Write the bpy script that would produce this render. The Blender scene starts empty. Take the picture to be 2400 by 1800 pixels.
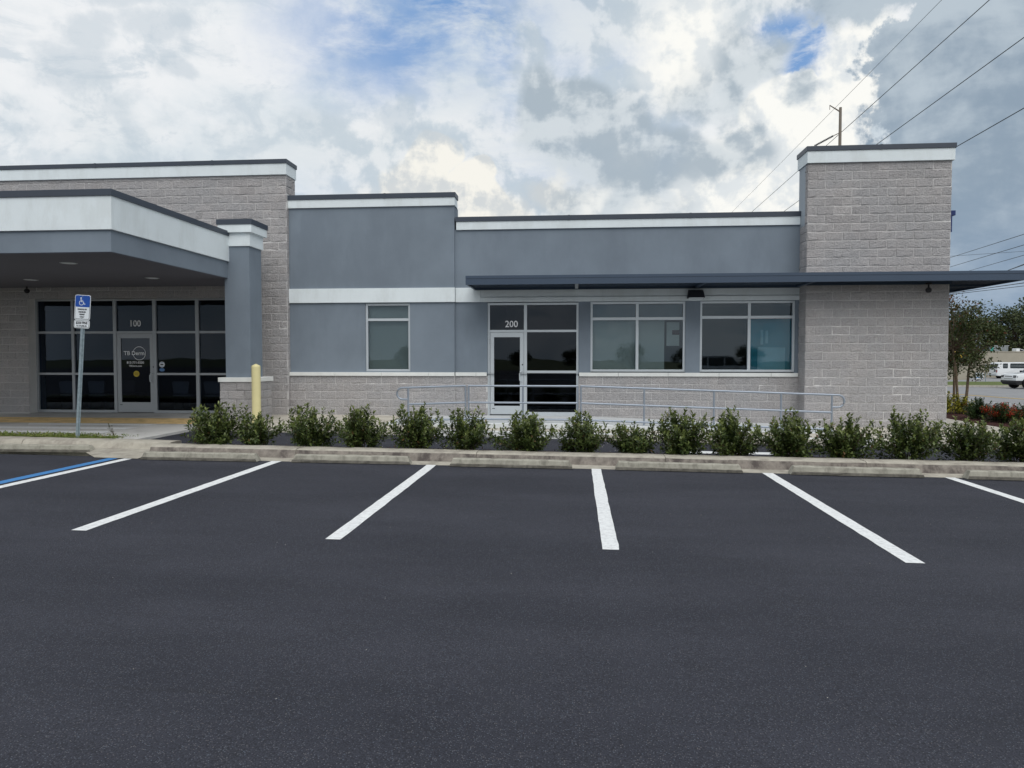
import bpy, bmesh, math, random
import numpy as np
from mathutils import Vector, Matrix
R = math.radians
rng = np.random.default_rng(7)
random.seed(7)
sc = bpy.context.scene
COL = sc.collection

# ------------------------------------------------------------------ camera, sky, sun, exposure
cd = bpy.data.cameras.new("camera")
cd.sensor_width = 36.0
cd.lens = 25.35
cd.clip_start = 0.1
cd.clip_end = 3000
cam = bpy.data.objects.new("camera", cd)
cam.location = (0, 0, 1.745)
cam.rotation_euler = (R(90 - 2.169), 0, R(5.035))
COL.objects.link(cam)
sc.camera = cam

SUN_EL, SUN_AZ = 52.0, 160.0        # azimuth measured clockwise from +Y: soft fill from the lot side, added to lift the facade
sl = bpy.data.lights.new("fill_sun", 'SUN')
sl.energy = 1.75
sl.angle = R(50)
sl.color = (1.0, 0.975, 0.94)
so = bpy.data.objects.new("fill_sun", sl)
_d = Vector((math.sin(R(SUN_AZ)) * math.cos(R(SUN_EL)), math.cos(R(SUN_AZ)) * math.cos(R(SUN_EL)), math.sin(R(SUN_EL))))
so.rotation_euler = _d.to_track_quat('Z', 'Y').to_euler()
so.location = (0, -20, 40)
COL.objects.link(so)
sc.view_settings.view_transform = 'Standard'
sc.view_settings.look = 'None'
sc.view_settings.exposure = 0.0
sc.view_settings.gamma = 1.0
sc.view_settings.use_curve_mapping = False


class NT:
    """Tiny node helper."""
    def __init__(s, tree):
        s.t = tree
        tree.nodes.clear()

    def n(s, typ, **kw):
        nd = s.t.nodes.new(typ)
        for k, v in kw.items():
            if k.startswith('i_'):
                k = k[2:]
                nd.inputs[int(k) if k.isdigit() else k.replace('_', ' ')].default_value = v
            else:
                setattr(nd, k, v)
        return nd

    def set(s, sock, v):
        if hasattr(v, 'is_linked') or hasattr(v, 'links'):
            s.t.links.new(v, sock)
        elif isinstance(v, (tuple, list)) and len(v) == 3 and sock.type == 'RGBA':
            sock.default_value = (*v, 1)
        else:
            sock.default_value = v

    def m(s, op, a, b=None, c=None, clamp=False):
        nd = s.n('ShaderNodeMath', operation=op, use_clamp=clamp)
        s.set(nd.inputs[0], a)
        if b is not None:
            s.set(nd.inputs[1], b)
        if c is not None:
            s.set(nd.inputs[2], c)
        return nd.outputs[0]

    def mix(s, f, a, b, mode='MIX'):
        nd = s.n('ShaderNodeMix', data_type='RGBA', blend_type=mode)
        s.set(nd.inputs[0], f)
        s.set(nd.inputs[6], a)
        s.set(nd.inputs[7], b)
        return nd.outputs[2]

    def noise(s, vec, scale, detail=4, rough=0.5, dist=0.0):
        nd = s.n('ShaderNodeTexNoise')
        if vec is not None:
            s.t.links.new(vec, nd.inputs['Vector'])
        nd.inputs['Scale'].default_value = scale
        nd.inputs['Detail'].default_value = detail
        nd.inputs['Roughness'].default_value = rough
        nd.inputs['Distortion'].default_value = dist
        return nd

    def ramp(s, v, a, b, lo=0.0, hi=1.0, smooth=True):
        nd = s.n('ShaderNodeMapRange', interpolation_type='SMOOTHSTEP' if smooth else 'LINEAR')
        s.set(nd.inputs[0], v)
        nd.inputs[1].default_value = a
        nd.inputs[2].default_value = b
        nd.inputs[3].default_value = lo
        nd.inputs[4].default_value = hi
        return nd.outputs[0]

    def scale(s, vec, k):
        nd = s.n('ShaderNodeVectorMath', operation='MULTIPLY')
        s.t.links.new(vec, nd.inputs[0])
        nd.inputs[1].default_value = k
        return nd.outputs[0]

    def link(s, a, b):
        s.t.links.new(a, b)


def build_sky():
    w = bpy.data.worlds.new("World")
    sc.world = w
    w.use_nodes = True
    k = NT(w.node_tree)
    out = k.n('ShaderNodeOutputWorld')
    bg = k.n('ShaderNodeBackground')
    STR = 0.1
    bg.inputs[1].default_value = STR
    k.link(bg.outputs[0], out.inputs[0])
    sky = k.n('ShaderNodeTexSky', sky_type='NISHITA', sun_disc=False, sun_elevation=R(SUN_EL), sun_rotation=R(SUN_AZ))
    sky.air_density = 1.0
    sky.dust_density = 0.6
    sky.ozone_density = 2.0
    D = k.n('ShaderNodeTexCoord').outputs['Generated']
    sep = k.n('ShaderNodeSeparateXYZ')
    k.link(D, sep.inputs[0])
    az0 = k.m('MULTIPLY', k.m('ARCTAN2', sep.outputs[0], sep.outputs[1]), 57.2958)
    el0 = k.m('MULTIPLY', k.m('ARCSINE', sep.outputs[2]), 57.2958)
    ws = k.n('ShaderNodeSeparateColor')
    k.link(k.noise(D, 7.0, 3, 0.5).outputs['Color'], ws.inputs[0])
    az = k.m('ADD', az0, k.m('MULTIPLY', k.m('SUBTRACT', ws.outputs[0], 0.5), 9.0))
    el = k.m('ADD', el0, k.m('MULTIPLY', k.m('SUBTRACT', ws.outputs[1], 0.5), 6.0))

    def off(vec, d):
        nd = k.n('ShaderNodeVectorMath', operation='ADD')
        k.link(vec, nd.inputs[0])
        nd.inputs[1].default_value = d
        return nd.outputs[0]

    def sc3(vec, s):
        return k.scale(vec, s)

    # ragged edges (billows) and their relief as lit from above right
    bill = k.noise(D, 14.0, 10, 0.58, 0.15).outputs['Fac']
    bill_up = k.noise(off(D, (0.010, 0.0, 0.016)), 14.0, 6, 0.55, 0.15).outputs['Fac']
    relief = k.m('SUBTRACT', bill, bill_up)
    fine = k.noise(D, 42.0, 6, 0.6).outputs['Fac']
    edge = k.m('ADD', k.m('SUBTRACT', bill, 0.5), k.m('MULTIPLY', k.m('SUBTRACT', fine, 0.5), 0.35))
    # streaky fibres of the thin layers, drawn out along a slant
    Ds = sc3(off(D, (0.0, 0.0, 0.0)), (1.0, 1.0, 2.6))
    fib = k.noise(Ds, 6.0, 11, 0.64, 0.25).outputs['Fac']
    big = k.noise(Ds, 2.6, 8, 0.6, 0.4).outputs['Fac']
    fleck = k.noise(sc3(D, (1.0, 1.0, 1.9)), 12.0, 9, 0.66, 0.5).outputs['Fac']

    def blob(a, e, ra, re, soft=0.10, rag=3.0):
        x = k.m('DIVIDE', k.m('SUBTRACT', az, a), ra)
        y = k.m('DIVIDE', k.m('SUBTRACT', el, e), re)
        d = k.m('SQRT', k.m('ADD', k.m('MULTIPLY', x, x), k.m('MULTIPLY', y, y)))
        d = k.m('ADD', d, k.m('MULTIPLY', edge, rag * 5.2 / (0.5 * (ra + re))))
        return k.ramp(d, 1.0 - soft, 1.0 + soft, 1.0, 0.0)

    def c(r, g, b):
        return (r / STR, g / STR, b / STR)

    def layer(col, colr, blobs, amt=1.0):
        m = None
        for b in blobs:
            x = blob(*b)
            m = x if m is None else k.m('MAXIMUM', m, x)
        return k.mix(k.m('MULTIPLY', m, amt), col, colr)

    blue = k.mix(1.0, sky.outputs[0], (0.62, 0.80, 1.12), 'MULTIPLY')
    blue = k.mix(0.75, blue, c(0.24, 0.42, 0.72))
    # high thin veil with fibres and small grey flecks
    veil = k.mix(k.ramp(big, 0.40, 0.60), c(0.68, 0.75, 0.80), c(0.86, 0.88, 0.90))
    veil = k.mix(k.m('MULTIPLY', k.ramp(fleck, 0.52, 0.64), k.ramp(el0, 26.0, 12.0, 0.35, 0.75)), veil, c(0.57, 0.65, 0.72))
    mott = k.ramp(k.m('ADD', fleck, k.m('MULTIPLY', relief, -0.9)), 0.46, 0.60)
    veil = k.mix(k.m('MULTIPLY', mott, k.ramp(el0, 24.0, 14.0, 0.10, 0.34)), veil, c(0.55, 0.63, 0.70))
    hole = None
    for (a, e, ra, re, s, amt) in [(-6.5, 26.3, 8.5, 4.6, 0.6, 1.35), (-12.5, 23.4, 8.5, 4.4, 0.8, 0.95), (16.6, 21.9, 3.2, 2.7, 0.3, 1.5),
                                   (2.3, 22.0, 4.0, 2.2, 0.8, 0.6), (5.6, 17.4, 4.0, 2.0, 0.8, 0.9), (8.6, 13.4, 3.4, 2.0, 0.8, 0.9), (-4.0, 18.5, 5.5, 3.0, 0.8, 0.5),
                                   (-2.6, 12.2, 4.4, 3.6, 0.8, 0.85), (1.0, 9.5, 5.0, 2.6, 0.8, 0.75), (-18.0, 10.5, 7.0, 3.0, 0.8, 0.3), (-40.0, 40.0, 20.0, 9.0, 0.8, 0.7), (60.0, 45.0, 25.0, 9.0, 0.8, 0.6)]:
        h = k.m('MULTIPLY', blob(a, e, ra, re, s, 1.2), amt)
        hole = h if hole is None else k.m('MAXIMUM', hole, h)
    hole = k.m('MULTIPLY', hole, k.ramp(fib, 0.72, 0.40, 0.0, 1.0), clamp=True)
    col = k.mix(hole, veil, blue)
    rl = k.ramp(k.m('ADD', relief, k.m('MULTIPLY', k.m('SUBTRACT', fib, 0.5), 0.25)), -0.085, 0.06, 0.0, 1.0)
    bank = k.mix(rl, c(0.54, 0.615, 0.67), c(0.76, 0.80, 0.825))
    col = layer(col, bank, [(-1.0, 9.0, 11.0, 5.2, 0.5, 2.0), (8.0, 19.5, 6.0, 4.0, 0.5, 2.4), (3.0, 26.2, 9.0, 3.6, 0.5, 1.6), (12.0, 26.8, 10.0, 3.2, 0.4, 1.6), (-2.4, 22.4, 2.8, 3.4, 0.5, 1.4)], 0.85)
    col = layer(col, k.mix(rl, c(0.56, 0.64, 0.705), c(0.82, 0.845, 0.86)), [(3.8, 19.0, 6.0, 3.6, 0.7, 1.3), (-11.5, 13.5, 8.5, 6.0, 0.6, 1.0)], 0.75)
    cum_l = k.mix(rl, c(0.66, 0.69, 0.70), c(0.935, 0.915, 0.845))
    col = layer(col, cum_l, [(-11.7, 13.4, 2.5, 3.2, 0.06, 0.42), (-13.9, 12.2, 2.4, 2.6, 0.08, 0.42), (-8.3, 12.0, 2.7, 2.7, 0.06, 0.42), (-9.4, 9.4, 6.4, 3.2, 0.2, 0.6), (-14.5, 9.6, 5.0, 2.6, 0.5, 0.8), (-1.2, 11.8, 2.0, 1.4, .4, 0.7)], 0.96)
    cum_r = k.mix(rl, c(0.76, 0.80, 0.82), c(0.98, 0.975, 0.93))
    col = layer(col, cum_r, [(8.2, 21.4, 3.4, 3.6, 0.5, 1.4), (20.0, 20.4, 3.8, 4.0, 0.25, 1.4), (14.4, 11.4, 7.2, 5.2, 0.25, 1.0), (15.8, 17.0, 3.2, 3.4, 0.06, 0.55), (18.8, 15.6, 3.2, 5.0, 0.15, 1.8)], 0.97)
    g1 = k.mix(k.ramp(k.m('ADD', fib, k.m('MULTIPLY', relief, 1.6)), 0.34, 0.68), c(0.39, 0.465, 0.53), c(0.63, 0.69, 0.73))
    col = layer(col, g1, [(-1.7, 18.4, 3.2, 4.0, 0.2, 0.55), (1.6, 16.0, 5.0, 3.4, 0.3, 0.5), (5.6, 13.9, 5.6, 2.7, 0.3, 0.5), (10.4, 14.4, 4.0, 1.4, 0.4, 0.5), (9.6, 18.4, 2.6, 1.8, 0.8, 0.9), (12.2, 19.8, 1.5, 2.8, 0.7, 0.8),
                          (3.5, 11.4, 5.0, 2.2, 0.7, 0.9), (12.9, 15.4, 1.1, 1.0, 0.5, 0.7), (16.0, 19.2, 0.9, 1.3, 0.5, 0.7)], 0.88)
    col = layer(col, cum_r, [(1.4, 11.2, 1.0, 1.6, 0.6, 0.8), (5.6, 10.4, 1.6, 0.9, 0.6, 0.8), (8.6, 11.8, 1.2, 0.9, 0.6, 0.8)], 0.6)
    col = layer(col, c(0.50, 0.585, 0.66), [(-30.9, 21.4, 2.4, 1.3, 0.4, 1.0), (-35.6, 20.2, 1.7, 1.3, 0.4, 1.0), (-29.6, 19.0, 2.2, 0.9, 0.4, 1.0), (-35.8, 18.0, 2.8, 1.5, 0.4, 1.0),
                                           (-33.4, 23.6, 1.9, 0.9, 0.4, 1.0), (-14.6, 17.4, 1.2, 1.6, 0.4, 1.0), (-12.5, 16.2, 2.6, 1.0, 0.4, 1.0), (-20.5, 17.4, 1.5, .7, .75, 0.9)], 0.5)
    col = layer(col, k.mix(rl, c(0.55, 0.63, 0.69), c(0.72, 0.77, 0.80)), [(-22.5, 16.0, 5.4, 2.0, 0.5, 2.6), (-17.0, 14.8, 4.0, 1.6, 0.5, 2.6), (-33.0, 14.5, 7.0, 2.4, 0.6, 2.6), (-27.0, 12.8, 6.0, 1.6, 0.6, 2.6)], 0.48)
    g3 = k.mix(k.ramp(k.m('ADD', big, k.m('MULTIPLY', relief, 0.5)), 0.36, 0.64), c(0.26, 0.34, 0.43), c(0.47, 0.55, 0.62))
    col = layer(col, g3, [(27.8, 18.5, 6.6, 9.5, 0.06, 2.0), (31.0, 9.0, 9.8, 9.5, 0.10, 2.0), (44.0, 16.0, 14.0, 13.0, 0.3, 2.0), (22.0, 21.4, 2.4, 2.4, 0.15, 2.0), (22.5, 25.2, 7.0, 2.8, 0.25, 2.4)], 0.95)
    low = k.m('MULTIPLY', k.ramp(el0, 13.0, 3.0, 0.0, 1.0), blob(36.0, 3.0, 17.0, 13.0, 0.6, 1.0))
    col = k.mix(k.m('MULTIPLY', low, 0.75), col, k.mix(k.ramp(fib, 0.4, 0.6), c(0.20, 0.295, 0.43), c(0.31, 0.40, 0.52)))
    k.link(col, bg.inputs[0])


build_sky()

# ------------------------------------------------------------------ materials
MATS = {}


def pm(name, col, rough=0.7, var=0.08, vscale=3.0, bump=0.0, bscale=60.0, spec=0.3, metallic=0.0, island=0.0, stain=None, coat=0.0):
    """Principled with procedural colour variation and relief in world metres."""
    m = bpy.data.materials.new(name)
    m.use_nodes = True
    k = NT(m.node_tree)
    out = k.n('ShaderNodeOutputMaterial')
    p = k.n('ShaderNodeBsdfPrincipled')
    k.link(p.outputs[0], out.inputs[0])
    geo = k.n('ShaderNodeNewGeometry')
    pos = geo.outputs['Position']
    n = k.noise(pos, vscale, 6, 0.6).outputs['Fac']
    f = k.ramp(n, 0.3, 0.7, 1.0 - var, 1.0 + var, False)
    if island:
        oi = k.n('ShaderNodeObjectInfo')
        r = k.m('FRACT', k.m('ADD', oi.outputs['Random'], geo.outputs['Random Per Island']))
        f = k.m('MULTIPLY', f, k.ramp(r, 0, 1, 1 - island, 1 + island, False))
    cv = k.n('ShaderNodeCombineXYZ')
    for i in range(3):
        k.link(f, cv.inputs[i])
    c = k.mix(1.0, col, cv.outputs[0], 'MULTIPLY')
    if stain:
        scol, samt, ssc = stain
        sn = k.noise(k.scale(pos, (1.0, 1.0, 0.35)), ssc, 8, 0.68).outputs['Fac']
        c = k.mix(k.m('MULTIPLY', k.ramp(sn, 0.46, 0.66), samt), c, scol)
    k.link(c, p.inputs['Base Color'])
    p.inputs['Roughness'].default_value = rough
    p.inputs['Specular IOR Level'].default_value = spec
    p.inputs['Metallic'].default_value = metallic
    if coat:
        p.inputs['Coat Weight'].default_value = coat
    if bump:
        b = k.n('ShaderNodeBump')
        b.inputs['Strength'].default_value = 0.8
        b.inputs['Distance'].default_value = bump
        bn = k.noise(pos, bscale, 5, 0.6)
        k.link(bn.outputs['Fac'], b.inputs['Height'])
        k.link(b.outputs[0], p.inputs['Normal'])
    MATS[name] = m
    return m


stucco = pm('grey_stucco', (0.198, 0.236, 0.280), 0.85, 0.09, 0.9, 0.006, 110, 0.2, stain=((0.160, 0.190, 0.228), 0.5, 0.9))
white = pm('white_stucco', (0.755, 0.815, 0.84), 0.8, 0.04, 1.2, 0.006, 110, 0.2, stain=((0.58, 0.62, 0.62), 0.35, 2.2))
panel_m = pm('sky_lit_grey_panel', (0.36, 0.40, 0.44), 0.8, 0.05, 1.0)  # grey stucco made paler, painting in the bright sky this side faces
cap_m = pm('charcoal_flashing', (0.040, 0.052, 0.074), 0.45, 0.06, 1.0, 0.0, 60, 0.5)
awn_m = pm('blue_grey_metal', (0.040, 0.064, 0.104), 0.45, 0.05, 1.0, 0.0, 60, 0.5)
mortar = pm('pale_mortar', (0.66, 0.65, 0.635), 0.95, 0.08, 2.0, 0.003, 200, 0.1)
sill_m = pm('white_cast_stone', (0.74, 0.75, 0.73), 0.85, 0.05, 4.0, 0.002, 120, 0.2)
alum = pm('brushed_aluminium_frame', (0.56, 0.60, 0.63), 0.42, 0.03, 2.0, 0.0, 60, 0.5, 0.35)
alum_d = pm('grey_storefront_frame', (0.36, 0.38, 0.40), 0.42, 0.03, 2.0, 0.0, 60, 0.5, 0.25)
rail_m = pm('galvanised_pipe', (0.31, 0.35, 0.41), 0.42, 0.05, 6.0, 0.0, 60, 0.5, 0.55)
galv = pm('galvanised_channel', (0.24, 0.30, 0.33), 0.55, 0.25, 18.0, 0.0, 60, 0.5, 0.3)
black = pm('black_plastic', (0.018, 0.018, 0.022), 0.45, 0.05, 3.0)
dark = pm('bronze_fixture', (0.035, 0.037, 0.045), 0.5, 0.1, 5.0)
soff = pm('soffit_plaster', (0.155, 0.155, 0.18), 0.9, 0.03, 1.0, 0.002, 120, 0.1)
concrete = pm('sidewalk_concrete', (0.52, 0.485, 0.42), 0.9, 0.1, 0.9, 0.002, 220, 0.2, stain=((0.27, 0.25, 0.22), 0.35, 1.4))
ramp_m = pm('pale_new_concrete', (0.60, 0.62, 0.63), 0.88, 0.06, 1.3, 0.002, 220, 0.2)
apron_m = pm('driveway_concrete', (0.54, 0.53, 0.51), 0.9, 0.1, 0.8, 0.002, 220, 0.2, stain=((0.24, 0.235, 0.23), 0.3, 0.9))
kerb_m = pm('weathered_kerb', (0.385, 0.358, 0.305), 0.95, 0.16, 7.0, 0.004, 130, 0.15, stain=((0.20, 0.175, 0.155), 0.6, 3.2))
kerb_f = pm('soiled_shaded_kerb_face', (0.205, 0.182, 0.160), 0.95, 0.35, 9.0, 0.006, 90, 0.15, stain=((0.075, 0.063, 0.060), 0.9, 4.2))  # soiling, plus a darker base that paints shade contrast onto the face
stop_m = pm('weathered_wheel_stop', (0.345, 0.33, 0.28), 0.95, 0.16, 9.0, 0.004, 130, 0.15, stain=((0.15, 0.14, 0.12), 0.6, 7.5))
stop_f = pm('dark_wheel_stop_lip', (0.155, 0.145, 0.125), 0.95, 0.25, 12.0, 0.004, 130, 0.15, stain=((0.085, 0.08, 0.07), 0.8, 7.0))  # darker mottled tone for the lower lip of each stop
mulch_m = pm('red_brown_mulch', (0.060, 0.028, 0.025), 0.95, 0.6, 45, 0.03, 60, 0.1)
grass_m = pm('turf', (0.10, 0.125, 0.04), 0.9, 0.3, 2.0, 0.02, 30, 0.15)
soil_m = pm('dry_verge', (0.12, 0.13, 0.07), 0.95, 0.3, 0.7, 0.02, 20, 0.1)
road_m = pm('pale_road_asphalt', (0.235, 0.235, 0.24), 0.85, 0.12, 0.8, 0.003, 160, 0.3)
paint_w = pm('white_road_paint', (0.74, 0.75, 0.75), 0.75, 0.06, 12.0, 0.004, 260, 0.25, stain=((0.26, 0.26, 0.27), 0.32, 22.0))
paint_b = pm('blue_road_paint', (0.062, 0.21, 0.47), 0.7, 0.08, 10.0, 0.004, 260, 0.25)
paint_y = pm('yellow_line_paint', (0.62, 0.42, 0.12), 0.8, 0.15, 4.0)
tact_m = pm('ochre_tactile_panel', (0.74, 0.53, 0.26), 0.8, 0.15, 4.0, 0.002, 120, 0.2, stain=((0.26, 0.19, 0.10), 0.4, 3.0))
boll_m = pm('cream_yellow_plastic', (0.71, 0.64, 0.34), 0.5, 0.04, 3.0, 0.0, 60, 0.4)
sign_w = pm('reflective_white_sheet', (0.70, 0.74, 0.77), 0.5, 0.03, 8.0)
sign_b = pm('reflective_blue_sheet', (0.012, 0.075, 0.36), 0.45, 0.03, 8.0)
ink = pm('black_ink', (0.02, 0.02, 0.025), 0.6, 0.0, 3.0)
decal = pm('white_vinyl', (0.86, 0.86, 0.88), 0.6, 0.0, 3.0)
decal_y = pm('yellow_vinyl', (0.62, 0.47, 0.06), 0.6, 0.0, 3.0)
decal_b = pm('blue_vinyl', (0.12, 0.24, 0.46), 0.6, 0.0, 3.0)
blue_sign = pm('navy_enamel', (0.018, 0.035, 0.13), 0.45, 0.03, 3.0)
shade_g = pm('grey_green_roller_shade', (0.47, 0.505, 0.50), 0.9, 0.03, 2.0)
val_m = pm('slate_valance', (0.16, 0.21, 0.26), 0.9)
shade_t = pm('teal_film', (0.045, 0.29, 0.40), 0.7, 0.10, 2.5)
shade_tl = pm('pale_teal_panel', (0.24, 0.52, 0.64), 0.7, 0.06, 2.5)
inner = pm('interior_plaster', (0.16, 0.16, 0.165), 0.9, 0.03, 1.0)
inner_d = pm('interior_carpet', (0.05, 0.05, 0.055), 0.95, 0.1, 3.0)
car_w = pm('white_car_paint', (0.74, 0.76, 0.78), 0.3, 0.01, 1.0, 0.0, 60, 0.5, coat=0.6)
car_k = pm('black_cladding', (0.015, 0.015, 0.017), 0.55, 0.0, 1.0)
car_g = pm('dark_car_glass', (0.03, 0.04, 0.045), 0.08, 0.0, 1.0, spec=0.6)
tyre_m = pm('tyre_rubber', (0.012, 0.012, 0.013), 0.8, 0.0, 1.0)
rim_m = pm('black_alloy', (0.03, 0.03, 0.033), 0.35, 0.0, 1.0, 0, 60, 0.5, 0.6)
lamp_m = pm('headlamp_lens', (0.30, 0.32, 0.34), 0.1, 0.0, 1.0, spec=0.6)
red_m = pm('red_tail_lens', (0.25, 0.008, 0.01), 0.2, 0.0, 1.0, spec=0.6)
beige = pm('beige_stucco', (0.36, 0.33, 0.27), 0.9, 0.08, 0.5, 0.01, 20, 0.2)
mesh_m = pm('grey_screen_panel', (0.20, 0.22, 0.23), 0.6, 0.1, 4.0)
teal_m = pm('teal_screen_panel', (0.05, 0.30, 0.26), 0.6, 0.05, 4.0)
pole_m = pm('weathered_steel_pole', (0.20, 0.17, 0.145), 0.7, 0.12, 0.6)
wire_m = pm('power_cable', (0.025, 0.026, 0.03), 0.6, 0.0, 1.0)
maroon = pm('maroon_siding', (0.06, 0.014, 0.014), 0.8, 0.1, 2.0)
yellow_c = pm('yellow_canvas', (0.62, 0.40, 0.05), 0.8, 0.1, 2.0)
bark = pm('grey_brown_bark', (0.16, 0.12, 0.085), 0.9, 0.3, 14.0, 0.01, 60, 0.1)
bark_d = pm('dark_bark', (0.07, 0.055, 0.045), 0.9, 0.3, 8.0, 0.02, 40, 0.1)
stem_m = pm('shrub_stem', (0.085, 0.06, 0.04), 0.9, 0.2, 30.0)
litter_m = pm('bleached_leaf_litter', (0.42, 0.40, 0.36), 0.9, 0.2, 30.0, island=0.4)
chair_m = pm('pale_chair_shell', (0.36, 0.35, 0.33), 0.5, 0.02, 2.0)


def block_material():
    m = bpy.data.materials.new('split_face_block')
    m.use_nodes = True
    k = NT(m.node_tree)
    out = k.n('ShaderNodeOutputMaterial')
    p = k.n('ShaderNodeBsdfPrincipled')
    k.link(p.outputs[0], out.inputs[0])
    geo = k.n('ShaderNodeNewGeometry')
    oi = k.n('ShaderNodeObjectInfo')
    pos = geo.outputs['Position']
    r = k.m('FRACT', k.m('ADD', k.m('MULTIPLY', oi.outputs['Random'], 7.0), geo.outputs['Random Per Island']))
    base = k.mix(r, (0.45, 0.428, 0.43), (0.58, 0.55, 0.545))
    n = k.noise(pos, 1.1, 5, 0.6).outputs['Fac']
    base = k.mix(k.ramp(n, 0.35, 0.65), base, (0.48, 0.47, 0.48))
    sp = k.noise(pos, 75, 4, 0.75).outputs['Fac']
    base = k.mix(k.ramp(sp, 0.36, 0.54, 0.8, 0.0), base, (0.17, 0.158, 0.16))
    sp2 = k.noise(k.scale(pos, (1, 1.3, 1)), 95, 3, 0.7).outputs['Fac']
    base = k.mix(k.ramp(sp2, 0.52, 0.68, 0.0, 0.55), base, (0.66, 0.64, 0.62))
    k.link(base, p.inputs['Base Color'])
    p.inputs['Roughness'].default_value = 0.95
    p.inputs['Specular IOR Level'].default_value = 0.15
    mus = k.noise(k.scale(pos, (1.0, 1.0, 1.5)), 24, 7, 0.68, 0.5).outputs['Fac']
    b = k.n('ShaderNodeBump')
    b.inputs['Strength'].default_value = 1.0
    b.inputs['Distance'].default_value = 0.05
    k.link(mus, b.inputs['Height'])
    k.link(b.outputs[0], p.inputs['Normal'])
    return m


block_m = block_material()


def asphalt_material():
    m = bpy.data.materials.new('fresh_asphalt')
    m.use_nodes = True
    k = NT(m.node_tree)
    out = k.n('ShaderNodeOutputMaterial')
    p = k.n('ShaderNodeBsdfPrincipled')
    k.link(p.outputs[0], out.inputs[0])
    pos = k.n('ShaderNodeNewGeometry').outputs['Position']
    big = k.noise(k.scale(pos, (0.5, 1.6, 1)), 0.55, 6, 0.6).outputs['Fac']
    c = k.mix(k.ramp(big, 0.3, 0.7), (0.026, 0.0275, 0.0385), (0.0415, 0.0432, 0.0575))
    mid = k.noise(pos, 3.5, 6, 0.65).outputs['Fac']
    c = k.mix(k.ramp(mid, 0.5, 0.72, 0, 0.3), c, (0.026, 0.027, 0.033))
    # roller seam bands running across the stalls
    seam = k.noise(k.scale(pos, (0.35, 9.0, 1)), 1.0, 4, 0.6).outputs['Fac']
    c = k.mix(k.ramp(seam, 0.60, 0.74, 0, 0.35), c, (0.022, 0.022, 0.027))
    v = k.n('ShaderNodeTexVoronoi', feature='F1')
    k.link(pos, v.inputs['Vector'])
    v.inputs['Scale'].default_value = 120
    vs = k.n('ShaderNodeSeparateColor')
    k.link(v.outputs['Color'], vs.inputs[0])
    stone = k.m('MULTIPLY', k.ramp(v.outputs['Distance'], 0.42, 0.25), k.ramp(vs.outputs[0], 0.55, 0.95))
    c = k.mix(k.m('MULTIPLY', stone, 0.65), c, k.mix(vs.outputs[1], (0.20, 0.18, 0.17), (0.14, 0.18, 0.23)))
    gap = k.ramp(v.outputs['Distance'], 0.45, 0.75, 0.0, 0.55)
    c = k.mix(gap, c, (0.010, 0.010, 0.013))
    # scuffs and pale scrapes
    sc_ = k.noise(k.scale(pos, (1.0, 3.0, 1)), 1.7, 8, 0.72).outputs['Fac']
    c = k.mix(k.ramp(sc_, 0.64, 0.80, 0, 0.5), c, (0.11, 0.11, 0.12))
    k.link(c, p.inputs['Base Color'])
    p.inputs['Roughness'].default_value = 0.82
    p.inputs['Specular IOR Level'].default_value = 0.28
    b = k.n('ShaderNodeBump')
    b.inputs['Strength'].default_value = 0.75
    b.inputs['Distance'].default_value = 0.006
    h = k.m('ADD', k.m('MULTIPLY', v.outputs['Distance'], -0.8), k.noise(pos, 60, 4, 0.6).outputs['Fac'])
    k.link(h, b.inputs['Height'])
    k.link(b.outputs[0], p.inputs['Normal'])
    return m


asphalt = asphalt_material()


def leaf_material(name, c1, c2, c3, p3=0.06, rough=0.42, young=None):
    m = bpy.data.materials.new(name)
    m.use_nodes = True
    k = NT(m.node_tree)
    out = k.n('ShaderNodeOutputMaterial')
    p = k.n('ShaderNodeBsdfPrincipled')
    geo = k.n('ShaderNodeNewGeometry')
    r = geo.outputs['Random Per Island']
    c = k.mix(k.m('FRACT', k.m('MULTIPLY', r, 7.3)), c1, c2)
    c = k.mix(k.m('LESS_THAN', k.m('FRACT', k.m('MULTIPLY', r, 31.7)), p3), c, c3)
    if young:
        at = k.n('ShaderNodeAttribute', attribute_name='young')
        c = k.mix(k.m('MULTIPLY', at.outputs['Fac'], 0.75), c, young)
    k.link(c, p.inputs['Base Color'])
    p.inputs['Roughness'].default_value = rough
    p.inputs['Specular IOR Level'].default_value = 0.4 if rough < .35 else 0.25
    tr = k.n('ShaderNodeBsdfTranslucent')
    k.link(c, tr.inputs[0])
    mx = k.n('ShaderNodeMixShader')
    mx.inputs[0].default_value = 0.22
    k.link(p.outputs[0], mx.inputs[1])
    k.link(tr.outputs[0], mx.inputs[2])
    k.link(mx.outputs[0], out.inputs[0])
    return m


leaf_bush = leaf_material('planter_shrub_leaf', (0.026, 0.048, 0.014), (0.110, 0.145, 0.040), (0.15, 0.085, 0.035), 0.014, 0.33, (0.27, 0.31, 0.08))
leaf_myrtle = leaf_material('myrtle_leaf', (0.028, 0.043, 0.014), (0.085, 0.105, 0.030), (0.16, 0.06, 0.03), 0.04, 0.5, (0.15, 0.045, 0.03))
leaf_oak = leaf_material('oak_leaf', (0.028, 0.042, 0.018), (0.075, 0.095, 0.040), (0.10, 0.11, 0.05), 0.1, 0.55)
leaf_green = leaf_material('ixora_leaf', (0.022, 0.045, 0.014), (0.06, 0.10, 0.03), (0.09, 0.13, 0.03), 0.1, 0.4)
leaf_yellow = leaf_material('croton_leaf', (0.26, 0.25, 0.03), (0.45, 0.40, 0.06), (0.07, 0.10, 0.02), 0.3, 0.4)
petal_m = leaf_material('red_petal', (0.40, 0.045, 0.02), (0.58, 0.09, 0.035), (0.3, 0.02, 0.02), 0.2, 0.5)
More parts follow.
